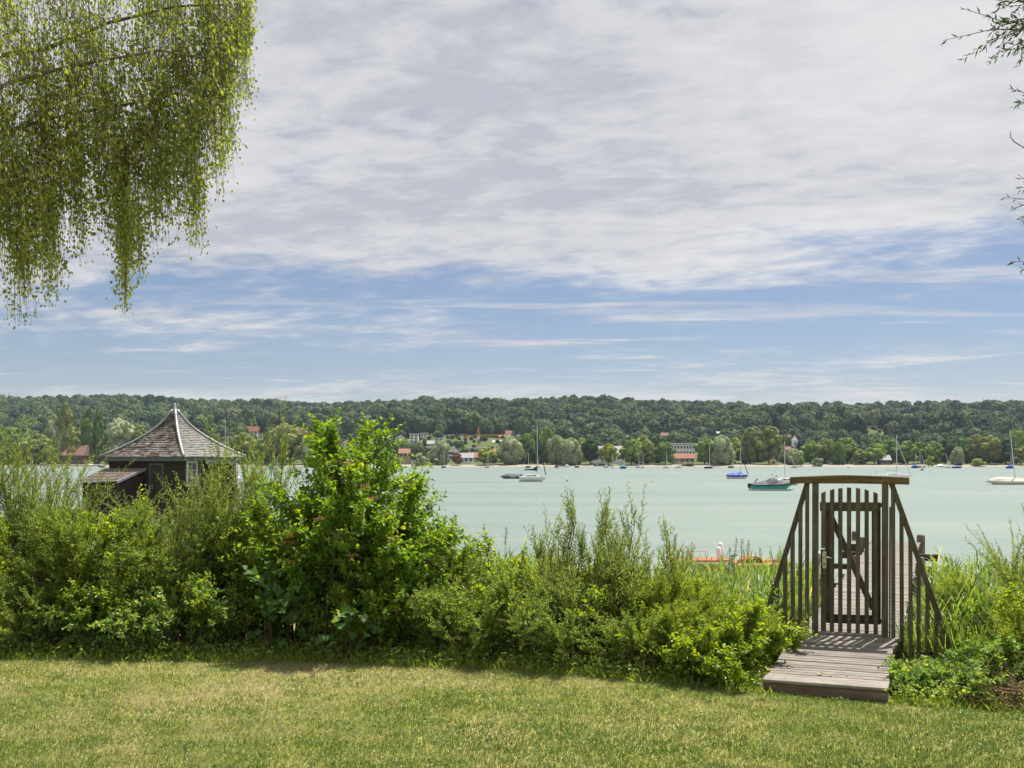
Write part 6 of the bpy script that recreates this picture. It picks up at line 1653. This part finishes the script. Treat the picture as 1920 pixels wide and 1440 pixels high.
# ---- weeping birch, upper left
def birch():
    rng = np.random.default_rng(44); Yb = 9.1
    tx, ty = -8.2, 9.6
    e = empty('birch_tree', (tx, ty, LAWN_Z), 'weeping birch with hanging leafy strands in the upper left corner', 'tree')
    L0 = np.array([tx, ty, LAWN_Z])
    MB().tube([(0, 0, -.1), (0.1, 0, 2), (.3, .05, 4.5), (.45, 0, 7), (.6, 0, 9.5)], [.24, .20, .16, .11, .04], 12).build('trunk', 'birch_bark', e, True)
    def pt(px, py, Y): return np.array(PX(px, py, Y)) - L0
    branches = [[(.3, .05, 4.4), pt(-160, 330, 9.3), pt(-20, 255, 9.2), pt(75, 228, 9.1), pt(178, 206, 9.0), pt(270, 190, 8.9)],
                [(.42, .0, 6.0), pt(-100, 120, 9.4), pt(90, 90, 9.3), pt(195, 45, 9.2), pt(330, 12, 9.1), pt(425, 8, 9.0)],
                [(.35, .0, 5.2), pt(-120, 220, 9.0), pt(30, 150, 8.8), pt(150, 120, 8.8), pt(300, 95, 8.7), pt(400, 110, 8.7)],
                [(.5, 0, 7.0), pt(-150, -60, 9.5), pt(50, -60, 9.5), pt(250, -70, 9.4), pt(420, -50, 9.3), pt(470, -10, 9.2)],
                [(.55, 0, 7.9), pt(-100, -190, 9.2), pt(120, -190, 9.0), pt(330, -150, 9.0), pt(440, -90, 9.0)],
                [(.25, 0, 4.0), pt(-220, 420, 9.0), pt(-90, 360, 8.8), pt(10, 340, 8.7), pt(60, 345, 8.7)]]
    for k, b_ in enumerate(branches):
        r0 = .05 - .004 * k
        b_ = [Vector(q) for q in b_]
        MB().tube(b_, [r0 * (1 - .8 * i / (len(b_) - 1)) * .62 for i in range(len(b_))], 7).build('branch', 'birch_bark', e, True)
    # hanging strands, in curtains of uneven length
    curt = [(-140, 60, 660, 60, 90), (-70, 80, 600, 60, 95), (0, -40, 560, 34, 120), (38, 60, 632, 18, 95), (70, -20, 555, 30, 110), (100, 120, 585, 18, 95), (135, 60, 480, 22, 60), (150, 20, 512, 15, 52),
            (185, 40, 480, 26, 75), (215, 160, 500, 20, 60), (236, 230, 612, 9, 80), (255, 60, 560, 16, 55), (285, 120, 485, 22, 85), (318, -20, 462, 22, 80), (350, 40, 430, 20, 66), (366, 120, 488, 12, 55),
            (392, -10, 400, 20, 62), (414, 60, 350, 16, 42), (432, -30, 335, 13, 36), (452, -10, 215, 15, 40), (464, -40, 150, 9, 26), (300, -60, 230, 60, 80), (160, -120, 260, 80, 110), (20, -120, 200, 70, 80), (400, -60, 180, 40, 60)]
    S = []; NL = 30
    for (px, top, bot, wd, cnt) in curt:
        for q in range(int(cnt * 0.98)):
            x_ = px + rng.normal() * wd * .55; Yq = Yb + rng.normal() * .32
            y1 = bot - abs(rng.normal()) * (bot - top) * .30 - rng.uniform(0, 30)
            y0 = max(top - 40, y1 - rng.uniform(120, 330))
            drift = rng.normal() * 26 + 14
            p0 = pt(x_ + drift * -1.2 - 8, y0, Yq); p1 = pt(x_ - 2, y0 + (y1 - y0) * .3, Yq); p2 = pt(x_, y0 + (y1 - y0) * .68, Yq); p3 = pt(x_ + drift * .25 * (1 - (wd < 10)), y1, Yq)
            S.append(np.stack([p0, p1, p2, p3]))
    S = np.array(S)
    V, F = tube_arrays(S, np.full(len(S), .0024), np.full(len(S), .0010), 3)
    o_ = link('hanging_twigs', np_mesh('hanging_twigs', V, F, 'twig'), e); o_['kind'] = 'stuff'
    base, axis, nrm, L, Wd, r = leaves_on(rng, S, NL, .040, .029, .85, .2, .9, .25, .05)
    base = base + rng.normal(size=base.shape) * .038
    axis[:, 2] -= .75
    g_ = sum(np.sin(base[:, 0] * a_ + base[:, 2] * b_ + base[:, 1] * c_ + p_) for a_, b_, c_, p_ in ((9, 4, 5, 0), (-7, 6, 4, 1.3), (15, -8, 6, 2.1), (5, 13, -7, 4.0), (19, 9, 11, .7)))
    ok = g_ + rng.normal(size=len(g_)) * .55 > -1.35            # leaves sit in clumps with gaps between
    base, axis, nrm, L, Wd, r = (q[ok] for q in (base, axis, nrm, L, Wd, r))
    V, F = leaf_arrays(base, axis, nrm, L, Wd, curl=.1)
    o_ = link('foliage', np_mesh('birch_foliage', V, F, 'birch_leaf', np.repeat(r, 4)), e); o_['kind'] = 'stuff'
birch()

# ---- willow twigs, upper right
def right_willow():
    rng = np.random.default_rng(51); Yw = 8.0
    tx, ty = 6.3, 8.6
    e = empty('willow_tree', (tx, ty, LAWN_Z), 'willow tree beyond the right edge, its leafy twig tips entering the sky', 'tree')
    L0 = np.array([tx, ty, LAWN_Z])
    MB().tube([(0, 0, -.1), (-.05, 0, 1.5), (.1, 0, 3.5), (.05, 0, 6), (0, 0, 8)], [.22, .18, .14, .09, .03], 10).build('trunk', 'bark', e, True)
    def pt(px, py, Y=Yw): return np.array(PX(px, py, Y)) - L0
    twigs = [[(0, 0, 5.2), pt(2080, 60), pt(1960, 40), pt(1880, 40), pt(1800, 14)], [(0, 0, 4.9), pt(2080, 90), pt(1950, 55), pt(1860, 55), pt(1768, 76)], [(0, 0, 5.1), pt(2060, 20), pt(1970, -10), pt(1900, 5), pt(1835, -6)],
             [(0, 0, 5.0), pt(2050, 70), pt(1960, 50), pt(1905, 60), pt(1850, 82)], [(0, 0, 4.8), pt(2060, 60), pt(1980, 50), pt(1930, 70), pt(1878, 98)], [(0, 0, 4.8), pt(2060, 40), pt(1970, 60), pt(1925, 80), pt(1912, 124)],
             [(0, 0, 4.4), pt(2070, 190), pt(1980, 175), pt(1935, 178), pt(1892, 166)], [(0, 0, 4.4), pt(2070, 195), pt(1980, 180), pt(1940, 182), pt(1908, 194)],
             [(0, 0, 3.7), pt(2070, 380), pt(1990, 385), pt(1940, 375), pt(1880, 370)], [(0, 0, 3.7), pt(2070, 390), pt(1990, 380), pt(1940, 380), pt(1894, 392)], [(0, 0, 3.8), pt(2060, 360), pt(1980, 350), pt(1935, 345), pt(1913, 330)], [(0, 0, 3.7), pt(2060, 390), pt(1985, 395), pt(1940, 400), pt(1912, 410)],
             [(0, 0, 3.3), pt(2060, 490), pt(1990, 495), pt(1940, 492), pt(1894, 490)],
             [(0, 0, 5.2), pt(2050, 0), pt(1965, 20), pt(1910, 40), pt(1870, 50)], [(0, 0, 5.3), pt(2050, -20), pt(1965, -15), pt(1915, 10), pt(1885, 12)]]
    P_ = []
    for k, tw in enumerate(twigs):
        pts_ = [Vector(q) for q in tw]
        MB().tube(pts_, [.016, .008, .005, .0035, .0015], 5).build('twig', 'twig', e, True)
        c = np.array([np.array(q) for q in tw[2:]]); t = np.linspace(0, 2, 6)
        P_.append(np.stack([np.interp(t, [0, 1, 2], c[:, a]) for a in range(3)], -1))
        for q in range(3 if k < 6 or k > 12 else 1):           # side twigs
            s0 = P_[-1][1 + q]; d = norm(P_[-1][-1] - P_[-1][0]) + rng.normal(size=3) * .45
            P_.append(np.stack([s0 + norm(d) * .22 * f + np.array([0, 0, -.05]) * f * f for f in np.linspace(0, 1, 6)]))
    bow = [Vector(pt(1990, 290)), Vector(pt(1920, 277)), Vector(pt(1902, 266)), Vector(pt(1894, 256)), Vector(pt(1895, 246))]
    MB().tube([Vector((0, 0, 4.2))] + bow, [.012, .005, .004, .004, .003, .002], 5).build('twig', 'twig', e, True)
    P_ = np.array(P_)
    base, axis, nrm, L, Wd, r = leaves_on(rng, P_, 11, .070, .0165, .62, .1, .9, .2, .0)
    V, F = leaf_arrays(base, axis, nrm, L, Wd)
    o_ = link('foliage', np_mesh('right_willow_foliage', V, F, 'silhouette_leaf', np.repeat(r * .6, 4)), e); o_['kind'] = 'stuff'
right_willow()

# ------------------------------------------------------------------ air: thin summer haze over lake and hills
hm, N, o = material('haze_air')
pv_ = N.n('ShaderNodeVolumePrincipled')
pv_.inputs['Color'].default_value = (0.62, 0.75, 0.95, 1)
pv_.inputs['Density'].default_value = 0.00007
pv_.inputs['Anisotropy'].default_value = 0.0
N.l(pv_.outputs[0], o.inputs['Volume'])
M['haze_air'] = hm
hz_ = MB().box(-1200, 1200, -60, 1900, -3.0, 150).build('haze', 'haze_air')
set_props(hz_, 'thin pale haze in the air over the lake', kind='stuff')
